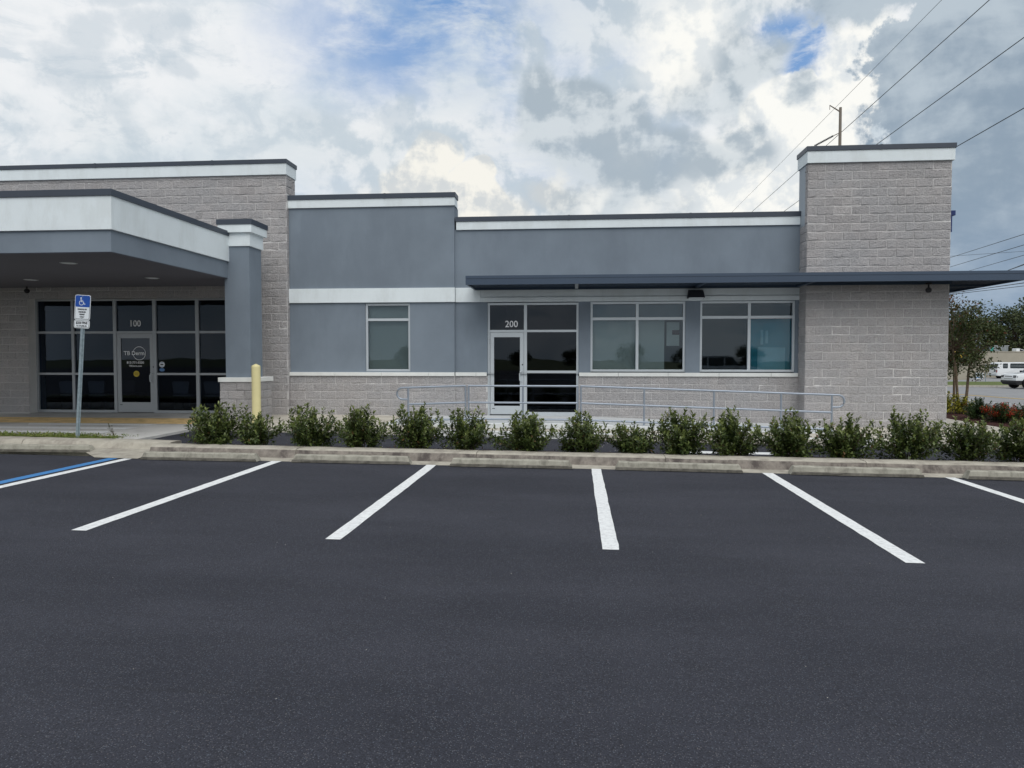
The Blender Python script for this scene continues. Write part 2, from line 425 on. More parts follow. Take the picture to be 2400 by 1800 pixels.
grass_leaf = leaf_material('clover_leaf', (0.10, 0.15, 0.03), (0.20, 0.24, 0.06), (0.30, 0.26, 0.12), 0.12, 0.5)


def glass_material(name, tint, refl=1.0):
    m = bpy.data.materials.new(name)
    m.use_nodes = True
    k = NT(m.node_tree)
    out = k.n('ShaderNodeOutputMaterial')
    tr = k.n('ShaderNodeBsdfTransparent')
    tr.inputs[0].default_value = (*tint, 1)
    gl = k.n('ShaderNodeBsdfGlossy')
    gl.inputs['Roughness'].default_value = 0.0
    gl.inputs[0].default_value = (0.80, 0.90, 1.0, 1)
    pos = k.n('ShaderNodeNewGeometry').outputs['Position']
    b = k.n('ShaderNodeBump')
    b.inputs['Strength'].default_value = 0.14
    b.inputs['Distance'].default_value = 0.006
    k.link(k.noise(pos, 1.6, 1, 0.4).outputs['Fac'], b.inputs['Height'])
    k.link(b.outputs[0], gl.inputs['Normal'])
    fr = k.n('ShaderNodeFresnel')
    fr.inputs[0].default_value = 1.5
    mx = k.n('ShaderNodeMixShader')
    k.link(k.m('MULTIPLY', fr.outputs[0], refl, clamp=True), mx.inputs[0])
    k.link(tr.outputs[0], mx.inputs[1])
    k.link(gl.outputs[0], mx.inputs[2])
    k.link(mx.outputs[0], out.inputs[0])
    return m


glass_win = glass_material('tinted_window_glass', (0.80, 0.84, 0.84), 1.0)
glass_door = glass_material('dark_door_glass', (0.42, 0.42, 0.46), 0.75)

glass_store = glass_material('blue_tinted_store_glass', (0.48, 0.53, 0.60), 0.40)

# ------------------------------------------------------------------ object helpers


def wloc(o):
    v = Vector((0, 0, 0))
    while o is not None:
        v = v + o.location
        o = o.parent
    return v


def link(o, parent=None, world=True):
    COL.objects.link(o)
    if parent is not None:
        o.parent = parent
        if world:                      # mesh coordinates are world coordinates
            o.location = -wloc(parent)
    return o


def tag(o, label=None, cat=None, group=None, kind=None):
    if label:
        o['label'] = label
    if cat:
        o['category'] = cat
    if group:
        o['group'] = group
    if kind:
        o['kind'] = kind
    return o


def empty(name, loc, label, cat, group=None, rz=0.0):
    o = bpy.data.objects.new(name, None)
    o.empty_display_size = 0.2
    o.location = loc
    o.rotation_euler = (0, 0, rz)
    COL.objects.link(o)
    return tag(o, label, cat, group)


class MB:
    def __init__(s):
        s.v, s.f = [], []

    def add(s, vs, fs):
        b = len(s.v)
        s.v += [tuple(p) for p in vs]
        s.f += [tuple(i + b for i in f) for f in fs]
        return s

    def box(s, x0, x1, y0, y1, z0, z1):
        return s.add([(x0, y0, z0), (x1, y0, z0), (x1, y1, z0), (x0, y1, z0), (x0, y0, z1), (x1, y0, z1), (x1, y1, z1), (x0, y1, z1)],
                     [(0, 3, 2, 1), (4, 5, 6, 7), (0, 1, 5, 4), (1, 2, 6, 5), (2, 3, 7, 6), (3, 0, 4, 7)])

    def prism(s, poly, axis, a, b):
        """poly: 2-D points; axis 'x' (y,z), 'y' (x,z), 'z' (x,y) extruded a..b."""
        n = len(poly)

        def P(p, t):
            return {'x': (t, p[0], p[1]), 'y': (p[0], t, p[1]), 'z': (p[0], p[1], t)}[axis]
        vs = [P(p, a) for p in poly] + [P(p, b) for p in poly]
        fs = [tuple(range(n))[::-1], tuple(range(n, 2 * n))] + [(i, (i + 1) % n, n + (i + 1) % n, n + i) for i in range(n)]
        return s.add(vs, fs)

    def tube(s, pts, r, n=8, r2=None, cap=True):
        pts = [Vector(p) for p in pts]
        m = len(pts)
        vs, fs = [], []
        up = Vector((0, 0, 1))
        for i, p in enumerate(pts):
            d = (pts[min(i + 1, m - 1)] - pts[max(i - 1, 0)]).normalized()
            a = d.cross(up if abs(d.z) < 0.95 else Vector((1, 0, 0))).normalized()
            b = d.cross(a)
            rr = r if r2 is None else r + (r2 - r) * i / (m - 1)
            for j in range(n):
                t = 2 * math.pi * j / n
                vs.append(p + a * (rr * math.cos(t)) + b * (rr * math.sin(t)))
        for i in range(m - 1):
            for j in range(n):
                fs.append((i * n + j, i * n + (j + 1) % n, (i + 1) * n + (j + 1) % n, (i + 1) * n + j))
        if cap:
            fs.append(tuple(range(n))[::-1])
            fs.append(tuple(range((m - 1) * n, m * n)))
        return s.add(vs, fs)

    def lathe(s, prof, c, n=20, axis='z'):
        vs, fs = [], []
        for (r, h) in prof:
            for j in range(n):
                t = 2 * math.pi * j / n
                a, b = r * math.cos(t), r * math.sin(t)
                vs.append({'z': (c[0] + a, c[1] + b, c[2] + h), 'y': (c[0] + a, c[1] + h, c[2] + b)}[axis])
        m = len(prof)
        for i in range(m - 1):
            for j in range(n):
                fs.append((i * n + j, i * n + (j + 1) % n, (i + 1) * n + (j + 1) % n, (i + 1) * n + j))
        fs.append(tuple(range(n))[::-1])
        fs.append(tuple(range((m - 1) * n, m * n)))
        return s.add(vs, fs)

    def grid(s, xs, ys, zf):
        nx = len(xs)
        vs = [(x, y, zf(x, y)) for y in ys for x in xs]
        fs = [(j * nx + i, j * nx + i + 1, (j + 1) * nx + i + 1, (j + 1) * nx + i) for j in range(len(ys) - 1) for i in range(nx - 1)]
        return s.add(vs, fs)

    def mesh(s, name, mat, smooth=False, bevel=0.0):
        me = bpy.data.meshes.new(name)
        me.from_pydata(s.v, [], s.f)
        bm = bmesh.new()
        bm.from_mesh(me)
        if bevel:
            bmesh.ops.bevel(bm, geom=[e for e in bm.edges if len(e.link_faces) == 2 and e.calc_face_angle(0) > 0.6], offset=bevel, segments=2, affect='EDGES', profile=0.6)
        bmesh.ops.recalc_face_normals(bm, faces=bm.faces)
        bm.to_mesh(me)
        bm.free()
        me.materials.append(mat)
        if smooth:
            for p in me.polygons:
                p.use_smooth = True
            try:
                me.set_sharp_from_angle(angle=R(40))
            except Exception:
                pass
        me.update()
        return me

    def build(s, name, mat, parent=None, smooth=False, bevel=0.0, world=True, **t):
        o = bpy.data.objects.new(name, s.mesh(name, mat, smooth, bevel))
        link(o, parent, world)
        return tag(o, **t)


def np_mesh(name, V, F, mat, attr=None):
    me = bpy.data.meshes.new(name)
    V = np.asarray(V, dtype=np.float32)
    F = np.asarray(F, dtype=np.int32)
    me.vertices.add(len(V))
    me.vertices.foreach_set('co', V.ravel())
    k = F.shape[1]
    me.loops.add(F.size)
    me.loops.foreach_set('vertex_index', F.ravel())
    me.polygons.add(len(F))
    me.polygons.foreach_set('loop_start', np.arange(0, F.size, k, dtype=np.int32))
    me.update(calc_edges=True)
    me.validate()
    if attr is not None:
        a = me.attributes.new('young', 'FLOAT', 'POINT')
        a.data.foreach_set('value', np.asarray(attr, dtype=np.float32))
    me.materials.append(mat)
    return me


def text(name, body, size, loc, mat, parent, rot=(R(90), 0, 0), align='CENTER', world=True, bold=0.0, sx=1.0):
    cu = bpy.data.curves.new(name, 'FONT')
    cu.body = body
    cu.size = size
    cu.align_x = align
    cu.align_y = 'CENTER'
    cu.extrude = 0.0015
    cu.offset = bold
    cu.resolution_u = 3
    o = bpy.data.objects.new(name, cu)
    COL.objects.link(o)
    dg = bpy.context.evaluated_depsgraph_get()
    me = bpy.data.meshes.new_from_object(o.evaluated_get(dg))
    bpy.data.objects.remove(o)
    me.materials.clear()
    me.materials.append(mat)
    o = bpy.data.objects.new(name, me)
    COL.objects.link(o)
    o.rotation_euler = rot
    o.scale = (sx, 1, 1)
    if parent is not None:
        o.parent = parent
        o.location = Vector(loc) - (wloc(parent) if world else Vector((0, 0, 0)))
    else:
        o.location = loc
    return o


# ------------------------------------------------------------------ terrain
S = 0.011


def terr(x, y):
    g = -S * min(max(x, -40.0), 35.0)
    return g + float(np.interp(y, [0, 24, 38, 57, 96, 400], [0, 0, -.2, -.37, -.7, -.8]))


def st(o, kind='structure'):
    o['kind'] = kind
    return o


YB = [-300, -60, -20, 0, 11.25, 18, 24, 31, 38, 47, 57, 75, 96, 140, 400, 1200]
XB = [-900, -200, -60, -40, -20, 0, 10, 20, 35, 60, 100, 200, 900]
st(MB().grid(XB, YB, lambda x, y: terr(x, y) - 0.06).build('ground', soil_m))
lot = st(MB().grid([-60, -40, -20, -10, 0, 10, 20, 35, 45], [-50, -30, -10, 0, 5, 11.30], terr).build('parking_lot', asphalt))
lane = st(MB().grid([-8.47, -4, 0, 4, 8, 12, 16.5], [12.3, 13, 14, 15, 15.5], lambda x, y: terr(x, y) + 0.002).build('driveway', asphalt))


def paint(name, x0, x1, y0, y1, mat, parent, zf=None, wob=0.0025, n=24, tilt=0.0, off=0.004):
    """Thin painted strip along Y with slightly wavering edges."""
    zf = zf or terr
    vs, fs = [], []
    for i in range(n + 1):
        t = i / n
        y = y0 + (y1 - y0) * t
        sh = tilt * (t - 0.5)
        a, b = x0 + sh + rng.normal(0, wob), x1 + sh + rng.normal(0, wob)
        vs += [(a, y, zf(a, y) + off), (b, y, zf(b, y) + off)]
    for i in range(n):
        fs.append((2 * i, 2 * i + 1, 2 * i + 3, 2 * i + 2))
    return MB().add(vs, fs).build(name, mat, parent)


for (x0, x1, y0, y1) in [(-4.89, -4.735, 6.56, 11.24), (-2.345, -2.195, 6.55, 11.25), (0.25, 0.40, 6.52, 11.25), (2.84, 3.00, 6.42, 11.25), (5.50, 5.65, 6.4, 11.24), (8.1, 8.25, 6.4, 11.24)]:
    paint('parking_stripe', x0, x1, y0, y1, paint_w, lot)
paint('parking_stripe', -7.38, -7.235, 6.5, 11.13, paint_w, lot, tilt=0.08)
paint('blue_parking_stripe', -7.64, -7.47, 6.5, 11.14, paint_b, lot, tilt=0.06)
# white stop bar on the driveway behind the shrubs
vs = [(2.10, 13.36), (3.75, 13.40), (3.75, 13.72), (2.10, 13.68)]
MB().add([(x, y, terr(x, y) + 0.006) for x, y in vs], [(0, 1, 2, 3)]).build('stop_bar', paint_w, lane)


# kerb in cast segments with open joints
def kerb_profile(dy, dz=0.0):
    return [(11.24 + dy, -0.1), (11.24 + dy, 0.006 + dz), (11.49 + dy, 0.022 + dz), (11.545 + dy, 0.105 + dz), (11.57 + dy, 0.145 + dz), (11.605 + dy, 0.165 + dz), (11.80 + dy, 0.170 + dz),
            (11.92 + dy, 0.166 + dz), (11.95 + dy, 0.148 + dz), (11.95 + dy, -0.1)]


def kerb_seg(x0, x1, dy, parent, dz=0.0, n=10):
    prof = kerb_profile(dy, dz)
    m = MB()
    k = len(prof)
    for i in range(n + 1):
        x = x0 + (x1 - x0) * i / n
        m.v += [(x, y + (rng.normal(0, 0.004) if 0 < j < k - 1 else 0), z + terr(x, y) + (rng.normal(0, 0.0025) if 1 < j < k - 1 else 0)) for j, (y, z) in enumerate(prof)]
    for i in range(n):
        for j in range(k - 1):
            a = i * k + j
            m.f.append((a, a + 1, a + k + 1, a + k))
    m.f.append(tuple(range(k)))
    m.f.append(tuple(range(n * k, n * k + k))[::-1])
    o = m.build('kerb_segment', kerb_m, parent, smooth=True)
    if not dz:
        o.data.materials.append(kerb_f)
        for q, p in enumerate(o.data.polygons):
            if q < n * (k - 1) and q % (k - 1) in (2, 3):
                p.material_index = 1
    return o


kerb = bpy.data.objects.new('kerb', None)
COL.objects.link(kerb)
st(kerb)
js = [-7.16, -4.62, -1.60, 1.43, 4.50, 7.52, 10.5]
for a, b in zip(js[:-1], js[1:]):
    kerb_seg(a + 0.004, b - 0.004, 0.0, kerb)
kl = bpy.data.objects.new('kerb', None)
COL.objects.link(kl)
st(kl)
for a, b in [(-19.0, -15.96), (-15.95, -12.91), (-12.90, -9.86), (-9.85, -7.10)]:
    kerb_seg(a, b, 0.48, kl, -0.006)
# concrete flare between the two kerb lines
fl = [(-8.45, 11.72), (-7.85, 11.12), (-7.10, 11.10), (-7.05, 11.99), (-8.5, 12.02)]
MB().add([(x, y, terr(x, y) + z) for (x, y), z in zip(fl, [0.010, 0.010, 0.010, 0.05, 0.045])], [(0, 1, 2, 3, 4)]).build('kerb_flare', kerb_m, kl)
# planting strip
st(MB().grid(np.linspace(-7.0, 12, 60), [11.93, 12.1, 12.3, 12.5, 12.62], lambda x, y: terr(x, y) + (0.085 + rng.normal(0, .008) if y < 12.55 else 0.0)).build('mulch_bed', mulch_m))
verge = st(MB().grid(np.linspace(-19, -8.5, 40), [12.40, 12.6, 12.8, 13.0], lambda x, y: terr(x, y) + 0.14 + rng.normal(0, .006)).build('grass_verge', grass_m))

# concrete driveway under the canopy, tactile strip, crossing bars
AZ = 0.15


def apron_z(x, y):
    return float(np.interp(y, [12.95, 16.2, 17.2, 18.6], [AZ - 0.005, AZ, 0.20, 0.235]))


apron = st(MB().grid([-30, -20, -14, -8.47], [12.95, 14, 15, 16.2, 17.2, 18.6], apron_z).build('entrance_driveway', apron_m))
MB().box(-8.475, -8.46, 12.95, 15.4, -0.05, AZ - .002).build('driveway_edge', apron_m, apron)
for i, (yc, xa) in enumerate([(16.02, -12.8), (15.18, -15.0), (14.35, -16.0), (13.52, -16.0)]):
    y0, y1 = yc - 0.20, yc + 0.20
    MB().add([(xa, y0, apron_z(0, y0) + .004), (-9.87, y0, apron_z(0, y0) + .004), (-9.80, y1, apron_z(0, y1) + .004), (xa - .3, y1, apron_z(0, y1) + .004)], [(0, 1, 2, 3)]).build('crossing_bar', paint_w, apron)
tact = MB().add([(-20, 16.25, .154 + .004), (-9.0, 16.25, .158), (-9.0, 17.2, .205), (-20, 17.2, .205)], [(0, 1, 2, 3)]).build('tactile_strip', tact_m, apron)
dm = MB()
for i in range(150):
    for j in range(14):
        x, y = -15.0 + i * 0.04 + (j % 2) * 0.02, 16.3 + j * 0.066
        if x > -9.02:
            continue
        z = apron_z(0, y) + .003
        r = 0.013
        dm.add([(x + r * math.cos(t), y + r * math.sin(t), z) for t in (0, 1.05, 2.1, 3.14, 4.19, 5.24)] + [(x, y, z + .006)], [(q, (q + 1) % 6, 6) for q in range(6)])
st(dm.build('tactile_domes', tact_m, tact), 'stuff')


# sidewalk in front of the wing
def front(x):
    return float(np.interp(x, [-8.5, -1.8, 3.5, 11], [15.42, 15.30, 15.06, 15.0]))


def walk_z(x, y):
    zl = 0.235 - 0.035 * min(max((18.3 - y) / 3, 0), 1)
    zr = 0.115 - 0.0085 * x
    t = min(max((x + 5.2) / 2.4, 0), 1)
    return zl * (1 - t) + zr * t


wx = list(np.linspace(-8.46, 10.25, 40))
m = MB()
nt = 7
for x in wx:
    f = front(x)
    ys = [f, f, f + .02, f + 0.18, 16.3, 17.3, 18.6]
    for j, y in enumerate(ys):
        m.v.append((x, y, -0.12 if j == 0 else walk_z(x, y) - (0.012 if j == 1 else 0)))
for i in range(len(wx) - 1):
    for j in range(nt - 1):
        a = i * nt + j
        m.f.append((a, a + 1, a + nt + 1, a + nt))
walk = st(m.build('sidewalk', concrete))
st(MB().grid([8.6, 9.4, 10.15, 10.3], [18.55, 19.2, 20.0, 20.9, 22], lambda x, y: walk_z(x, 18.5) - 0.001).build('side_walkway', concrete))
# white painted kerb face edge in front of the ramp
MB().add([(x, front(x) - 0.006, z) for x in (-3.4, 6.0) for z in (-0.1, walk_z(x, 15.3) + 0.003)] + [(x, front(x) + .17, walk_z(x, 15.5) + 0.005) for x in (-3.4, 6.0)],
         [(0, 1, 3, 2), (1, 4, 5, 3)]).build('painted_edge', paint_w, walk)


# ramp with level landing
def ramp_z(x):
    return float(np.interp(x, [-4.4, -2.5, 0.12, 5.9], [0.165, 0.235, 0.235, 0.052]))


m = MB()
rx = [-4.4, -2.5, 0.12, 2, 4, 5.9]
for x in rx:
    for (y, z) in [(16.20, -0.05), (16.20, ramp_z(x) - .01), (16.21, ramp_z(x)), (18.60, ramp_z(x))]:
        m.v.append((x, y, max(z, walk_z(x, y) + 0.003) if z > -0.04 else z))
for i in range(len(rx) - 1):
    for j in range(3):
        a = i * 4 + j
        m.f.append((a, a + 1, a + 5, a + 4))
st(m.build('access_ramp', ramp_m))

# road beyond, verge, far lot
road = st(MB().grid([13.5, 17, 20, 24, 28, 35, 50, 80, 120], [16.5, 20, 24, 31, 38, 47, 57, 63.5], lambda x, y: terr(x, y) - 0.004).build('road', road_m))
far_v = st(MB().grid([11, 25, 35, 60, 120], [64.2, 70, 79], lambda x, y: terr(x, y) + 0.10).build('far_verge', grass_m))
MB().box(11, 120, 63.5, 64.2, -1.2, -0.66).build('far_kerb', kerb_m, far_v)
st(MB().grid([11, 35, 60, 120], [79, 88, 100, 140], lambda x, y: terr(x, y) + 0.06).build('far_lot', road_m))


def road_line(name, pts, w, mat):
    m = MB()
    for (x, y) in pts:
        m.v += [(x - w / 2, y, terr(x, y) + .006), (x + w / 2, y, terr(x, y) + .006)]
    for i in range(len(pts) - 1):
        m.f.append((2 * i, 2 * i + 1, 2 * i + 3, 2 * i + 2))
    return m.build(name, mat, road)


road_line('edge_line', [(19.3, 24), (19.25, 31), (19.1, 33), (19.0, 36), (18.4, 46)], 0.14, paint_w)
road_line('centre_line', [(23.6, 31), (23.3, 38), (22.8, 45), (22.2, 57)], 0.12, paint_y)
road_line('centre_line', [(23.9, 31), (23.6, 38), (23.1, 45), (22.5, 57)], 0.12, paint_y)
MB().add([(24, 62.4, terr(24, 62.4) + .01), (70, 61.5, terr(60, 61.5) + .01), (70, 61.8, terr(60, 61.8) + .01), (24, 62.7, terr(24, 62.7) + .01)], [(0, 1, 2, 3)]).build('edge_line', paint_w, road)
bed = st(MB().grid(np.linspace(10.25, 18, 24), np.linspace(18.1, 27, 24), lambda x, y: terr(x, y) + 0.10 + rng.normal(0, .012) if x > 10.3 else terr(x, y) + .02).build('garden_bed', mulch_m))

# ------------------------------------------------------------------ split-face block pieces
BW, BH = 0.4064, 0.2032


def block_arrays(seed):
    r = np.random.default_rng(seed)
    nx, nz = 7, 4
    xs = np.array([-.5, -.46, -.25, 0, .22, .46, .5]) * (BW - 0.010)
    zs = np.array([-.5, -.40, .40, .5]) * (BH - 0.009)
    zs = np.array([-.5, -.40, .38, .5]) * (BH - 0.010)
    V = []
    tiltx, tiltz = r.normal(0, 0.012), r.normal(0, 0.010)
    for j in range(nz):
        for i in range(nx):
            edge = i in (0, nx - 1) or j in (0, nz - 1)
            y = r.uniform(0.000, 0.003) if edge else -abs(r.normal(0.006, 0.005)) + tiltx * .5 * xs[i] + tiltz * zs[j]
            V.append((xs[i] + (0 if edge else r.normal(0, .01)), y, zs[j] + (0 if edge else r.normal(0, .01))))
    F = []
    for j in range(nz - 1):
        for i in range(nx - 1):
            a = j * nx + i
            F.append((a, a + 1, a + nx + 1, a + nx))
    # rim back to the mortar
    ring = [i for i in range(nx)] + [j * nx + nx - 1 for j in range(1, nz)] + [(nz - 1) * nx + i for i in range(nx - 2, -1, -1)] + [j * nx for j in range(nz - 2, 0, -1)]
    b = len(V)
    for i in ring:
        V.append((V[i][0], 0.045, V[i][2]))
    n = len(ring)
    for q in range(n):
        F.append((ring[q], b + q, b + (q + 1) % n, ring[(q + 1) % n]))
    return np.array(V), F


BLK = [block_arrays(100 + i) for i in range(10)]
BLK_ME = []
for V, F in BLK:
    me = bpy.data.meshes.new('block')
    me.from_pydata([tuple(v) for v in V], [], F)
    bm = bmesh.new()
    bm.from_mesh(me)
    bmesh.ops.recalc_face_normals(bm, faces=bm.faces)
    bm.to_mesh(me)
    bm.free()
    me.materials.append(block_m)
    BLK_ME.append(me)


def bond(x0, x1, z0, z1, phase=0, openings=(), zbase=None):
    """Running-bond pieces (xa, xb, za, zb) inside a rectangle, courses counted from zbase."""
    zb = z0 if zbase is None else zbase
    res = []
    r0 = int(math.floor((z0 - zb) / BH + 1e-6))
    r1 = int(math.ceil((z1 - zb) / BH - 1e-6))
    for r in range(r0, r1):
        za, zt = max(zb + r * BH, z0), min(zb + (r + 1) * BH, z1)
        if zt - za < 0.05:
            continue
        x = x0 - (BW / 2 if (r + phase) % 2 else 0)
        while x < x1 - 0.03:
            a, b = max(x, x0), min(x + BW, x1)
            segs = [(a, b)]
            for (ox0, ox1, oz0, oz1) in openings:
                if zt > oz0 + .01 and za < oz1 - .01:
                    ns = []
                    for (p, q) in segs:
                        if q <= ox0 or p >= ox1:
                            ns.append((p, q))
                        else:
                            if p < ox0:
                                ns.append((p, ox0))
                            if q > ox1:
                                ns.append((ox1, q))
                    segs = ns
            for (p, q) in segs:
                if q - p > 0.04:
                    res.append((p, q, za, zt))
            x += BW
    return res


def place_blocks(pieces, Y, parent, rot=0.0, name='block'):
    """Each piece an object sharing mesh data, child of the wall it is laid in."""
    wl = wloc(parent)
    for (a, b, za, zt) in pieces:
        k = random.randrange(len(BLK_ME))
        o = bpy.data.objects.new(name, BLK_ME[k])
        COL.objects.link(o)
        o.parent = parent
        sx, sz = (b - a) / BW, (zt - za) / BH
        flip = random.random() < 0.5
        if rot == 0:
            o.location = Vector(((a + b) / 2, Y + random.gauss(0, .002), (za + zt) / 2)) - wl
            o.rotation_euler = (0, R(180) if flip else 0, 0)
        else:                                   # face looking +X: pieces run along Y
            o.location = Vector((Y + random.gauss(0, .002), (a + b) / 2, (za + zt) / 2)) - wl
            o.rotation_euler = (0, 0, R(90))
        o.scale = (sx, 1, sz)


def stuff_blocks(pieces, Y, parent, name='blockwork'):
    V, F = [], []
    for (a, b, za, zt) in pieces:
        bv, bf = BLK[random.randrange(len(BLK))]
        s = -1 if random.random() < 0.5 else 1
        q = bv * np.array([s * (b - a) / BW, 1, s * (zt - za) / BH]) + np.array([(a + b) / 2, Y + random.gauss(0, .002), (za + zt) / 2])
        n = len(V)
        V += [tuple(p) for p in q]
        F += [tuple(i + n for i in f) for f in bf]
    return tag(MB().add(V, F).build(name, block_m, parent), kind='stuff')


def stuff_side(pieces, X, sgn, parent, name='blockwork'):
    """Joined block faces on a return looking along sgn * X; pieces run along Y."""
    V, F = [], []
    for (a, b, za, zt) in pieces:
        bv, bf = BLK[random.randrange(len(BLK))]
        q = bv * np.array([(b - a) / BW, 1, (zt - za) / BH])
        q = np.stack([X - sgn * q[:, 1], (a + b) / 2 + sgn * q[:, 0], (za + zt) / 2 + q[:, 2]], 1)
        n = len(V)
        V += [tuple(p) for p in q]
        F += [tuple(i + n for i in f) for f in bf]
    return tag(MB().add(V, F).build(name, block_m, parent), kind='stuff')


def wall_open(x0, x1, z0, z1, Y, th, ops):
    """Wall face at Y with thickness th towards +Y and rectangular openings with reveals."""
    m = MB()
    xs = sorted({x0, x1, *[o[0] for o in ops], *[o[1] for o in ops]})
    zs = sorted({z0, z1, *[o[2] for o in ops], *[o[3] for o in ops]})
    xs = [x for x in xs if x0 <= x <= x1]
    zs = [z for z in zs if z0 <= z <= z1]
    for i in range(len(xs) - 1):
        for j in range(len(zs) - 1):
            cx, cz = (xs[i] + xs[i + 1]) / 2, (zs[j] + zs[j + 1]) / 2
            if any(o[0] < cx < o[1] and o[2] < cz < o[3] for o in ops):
                continue
            for y in (Y, Y + th):
                m.add([(xs[i], y, zs[j]), (xs[i + 1], y, zs[j]), (xs[i + 1], y, zs[j + 1]), (xs[i], y, zs[j + 1])], [(0, 1, 2, 3)])
    for (a, b, c, d) in list(ops) + [(x0, x1, z0, z1)]:
        m.add([(a, Y, c), (b, Y, c), (b, Y, d), (a, Y, d), (a, Y + th, c), (b, Y + th, c), (b, Y + th, d), (a, Y + th, d)], [(0, 1, 5, 4), (1, 2, 6, 5), (2, 3, 7, 6), (3, 0, 4, 7)])
    return m


# ------------------------------------------------------------------ the clinic building
FF = 0.235
bld = empty('clinic_building', (0, 18.4, FF), 'low grey and white medical building with split-face block tower and two glass entrances', 'building')
YP, YM, YR, YT = 18.15, 18.30, 18.38, 17.85
XL, XS, XT0, XT1 = -7.44, -3.09, 5.485, 8.745

# enclosed body
m = MB()
m.box(-24, 8.45, 18.75, 32, 4.35, 4.55)
m.build('roof', cap_m, bld)
m = MB()
m.box(-24, 8.74, 31.7, 32, -0.2, 5.0)
m.box(8.45, 8.74, 18.52, 31.698, -0.2, 5.0)
m.box(-24, -23.7, 18.8, 31.698, -0.2, 5.0)
m.build('rear_wall', stucco, bld)
m = MB()
m.box(-23.6, 8.4, 25.0, 25.1, FF - .02, 3.5)
m.box(-23.6, 8.4, 18.75, 25.0, 3.45, 3.55)
m.box(-8.95, -8.85, 18.72, 25.0, FF - .02, 3.45)
m.box(0.15, 0.22, 18.72, 25.0, FF - .02, 3.45)
m.box(-2.45, -2.38, 18.72, 25.0, FF - .02, 3.45)
m.build('interior_wall', inner, bld)
MB().box(-23.6, 8.4, 18.5, 25.0, FF - .06, FF - .012).build('interior_floor', inner_d, bld)

W1 = (-5.425, -4.246, 1.365, 3.12)
W2 = (0.372, 2.736, 1.365, 3.13)
W3 = (3.095, 5.40, 1.365, 3.13)
DO = (-2.25, 0.075, FF, 3.12)
ops_m = [W1]
ops_r = [(W2[0], W2[1], W2[2] - .02, 3.135), (W3[0], W3[1], W3[2] - .02, 3.135), (DO[0], DO[1], -0.2, 3.135)]

# grey stucco walls
wall_open(XL, XS, 1.30, 5.60, YM, 0.35, ops_m).build('stucco_wall', stucco, bld)
wall_open(XS, XT0 + .02, 1.30, 4.99, YR, 0.27, [(o[0], o[1], max(o[2], 1.30), o[3]) for o in ops_r]).build('stucco_wall', stucco, bld)
MB().box(XS - 0.35, XS - .001, YM + .352, 18.9, 4.4, 5.60).build('parapet_return', stucco, bld)

# wainscot of block under stone sills
wm = MB().box(XL, XS, YM - .0175, YM + .34, -0.15, 1.252).build('wainscot', mortar, bld)
wr1 = MB().box(XS, DO[0], YR - .0175, YR + .26, -0.15, 1.252).build('wainscot', mortar, bld)
wr2 = MB().box(DO[1], XT0 + .02, YR - .0175, YR + .26, -0.15, 1.252).build('wainscot', mortar, bld)
pm_ = bond(XL + .005, XS, 0.235 - BH, 1.251, 0, (), 0.235)
pr1 = bond(XS, DO[0], 0.235 - BH, 1.251, 1, (), 0.235)
pr2 = bond(DO[1], XT0, 0.235 - BH, 1.251, 1, (), 0.235)

# tower
tw = MB().box(XT0 + .004, XT1 - .004, YT + .0045, 18.50, -0.2, 6.33).build('tower_wall', mortar, bld)
pt = bond(XT0, XT1, 0.032 - BH, 6.325, 0, (), 0.032)
# roughen the free corner
pt = [(a, b + (random.gauss(0.0, 0.006) if b > XT1 - .01 else 0), c, d) for (a, b, c, d) in pt]
MB().box(XT0 - .006, XT0 + .003, YT + .16, 18.50, 4.9, 6.33).build('tower_side_panel', panel_m, bld)
stuff_side(bond(YT + .004, YT + .158, 0.032 - BH, 6.325, 1, (), 0.032), XT0 - .002, -1, tw)
stuff_side(bond(YT + .162, YR - .002, 0.032 - BH, 4.89, 1, (), 0.032), XT0 - .002, -1, tw)
MB().box(XT1 - .003, XT1 + .02, YT + .05, 18.519, -0.2, 6.33).build('tower_side_panel', block_m, bld)
# left block wall, piers and header
OPS = (-14.62, -8.90, FF, 3.31)
lw = wall_open(-22, XL, -0.15, 6.42, YP + .0045, 0.6, [(OPS[0], OPS[1], -0.15, OPS[3])]).build('block_wall', mortar, bld)
stuff_side(bond(YP + .004, YM - .004, 0.235, 5.58, 1, (), 0.235), XL + .003, 1, lw)
stuff_side(bond(YP + .004, YP + .59, 5.95, 6.41, 1, (), 0.235 + BH * 28), XL + .003, 1, lw)
pl = bond(-17.0, XL, 0.235, 6.415, 1, [(OPS[0], OPS[1], FF - .1, 3.27)], 0.235)
pl = [(a, b + (random.gauss(0.004, 0.006) if b > XL - .01 else 0), c, d) for (a, b, c, d) in pl]
pl = [p for p in pl if not (p[0] < -8.9 and 3.60 < p[2] < 4.35)]

# the 300 blocks that show largest are objects; the rest is one joined part of each wall
cand = [(1.02 * (p[1] - p[0]) * (p[3] - p[2]), p, 0) for p in pt if not (3.42 < p[2] and p[3] < 3.70)] + [(0.95 * (p[1] - p[0]) * (p[3] - p[2]), p, 1) for p in pr2]
cand.sort(key=lambda c: -c[0])
pick = cand[:298]
rest_t = [p for p in pt if not any(c[1] is p for c in pick)]
rest_r = [p for p in pr2 if not any(c[1] is p for c in pick)]
place_blocks([c[1] for c in pick if c[2] == 0], YT, tw)
place_blocks([c[1] for c in pick if c[2] == 1], YR - .022, wr2)
if rest_t:
    stuff_blocks(rest_t, YT, tw)
if rest_r:
    stuff_blocks(rest_r, YR - .022, wr2)
stuff_blocks(pm_, YM - .022, wm)
stuff_blocks(pr1, YR - .022, wr1)
stuff_blocks(pl, YP, lw)

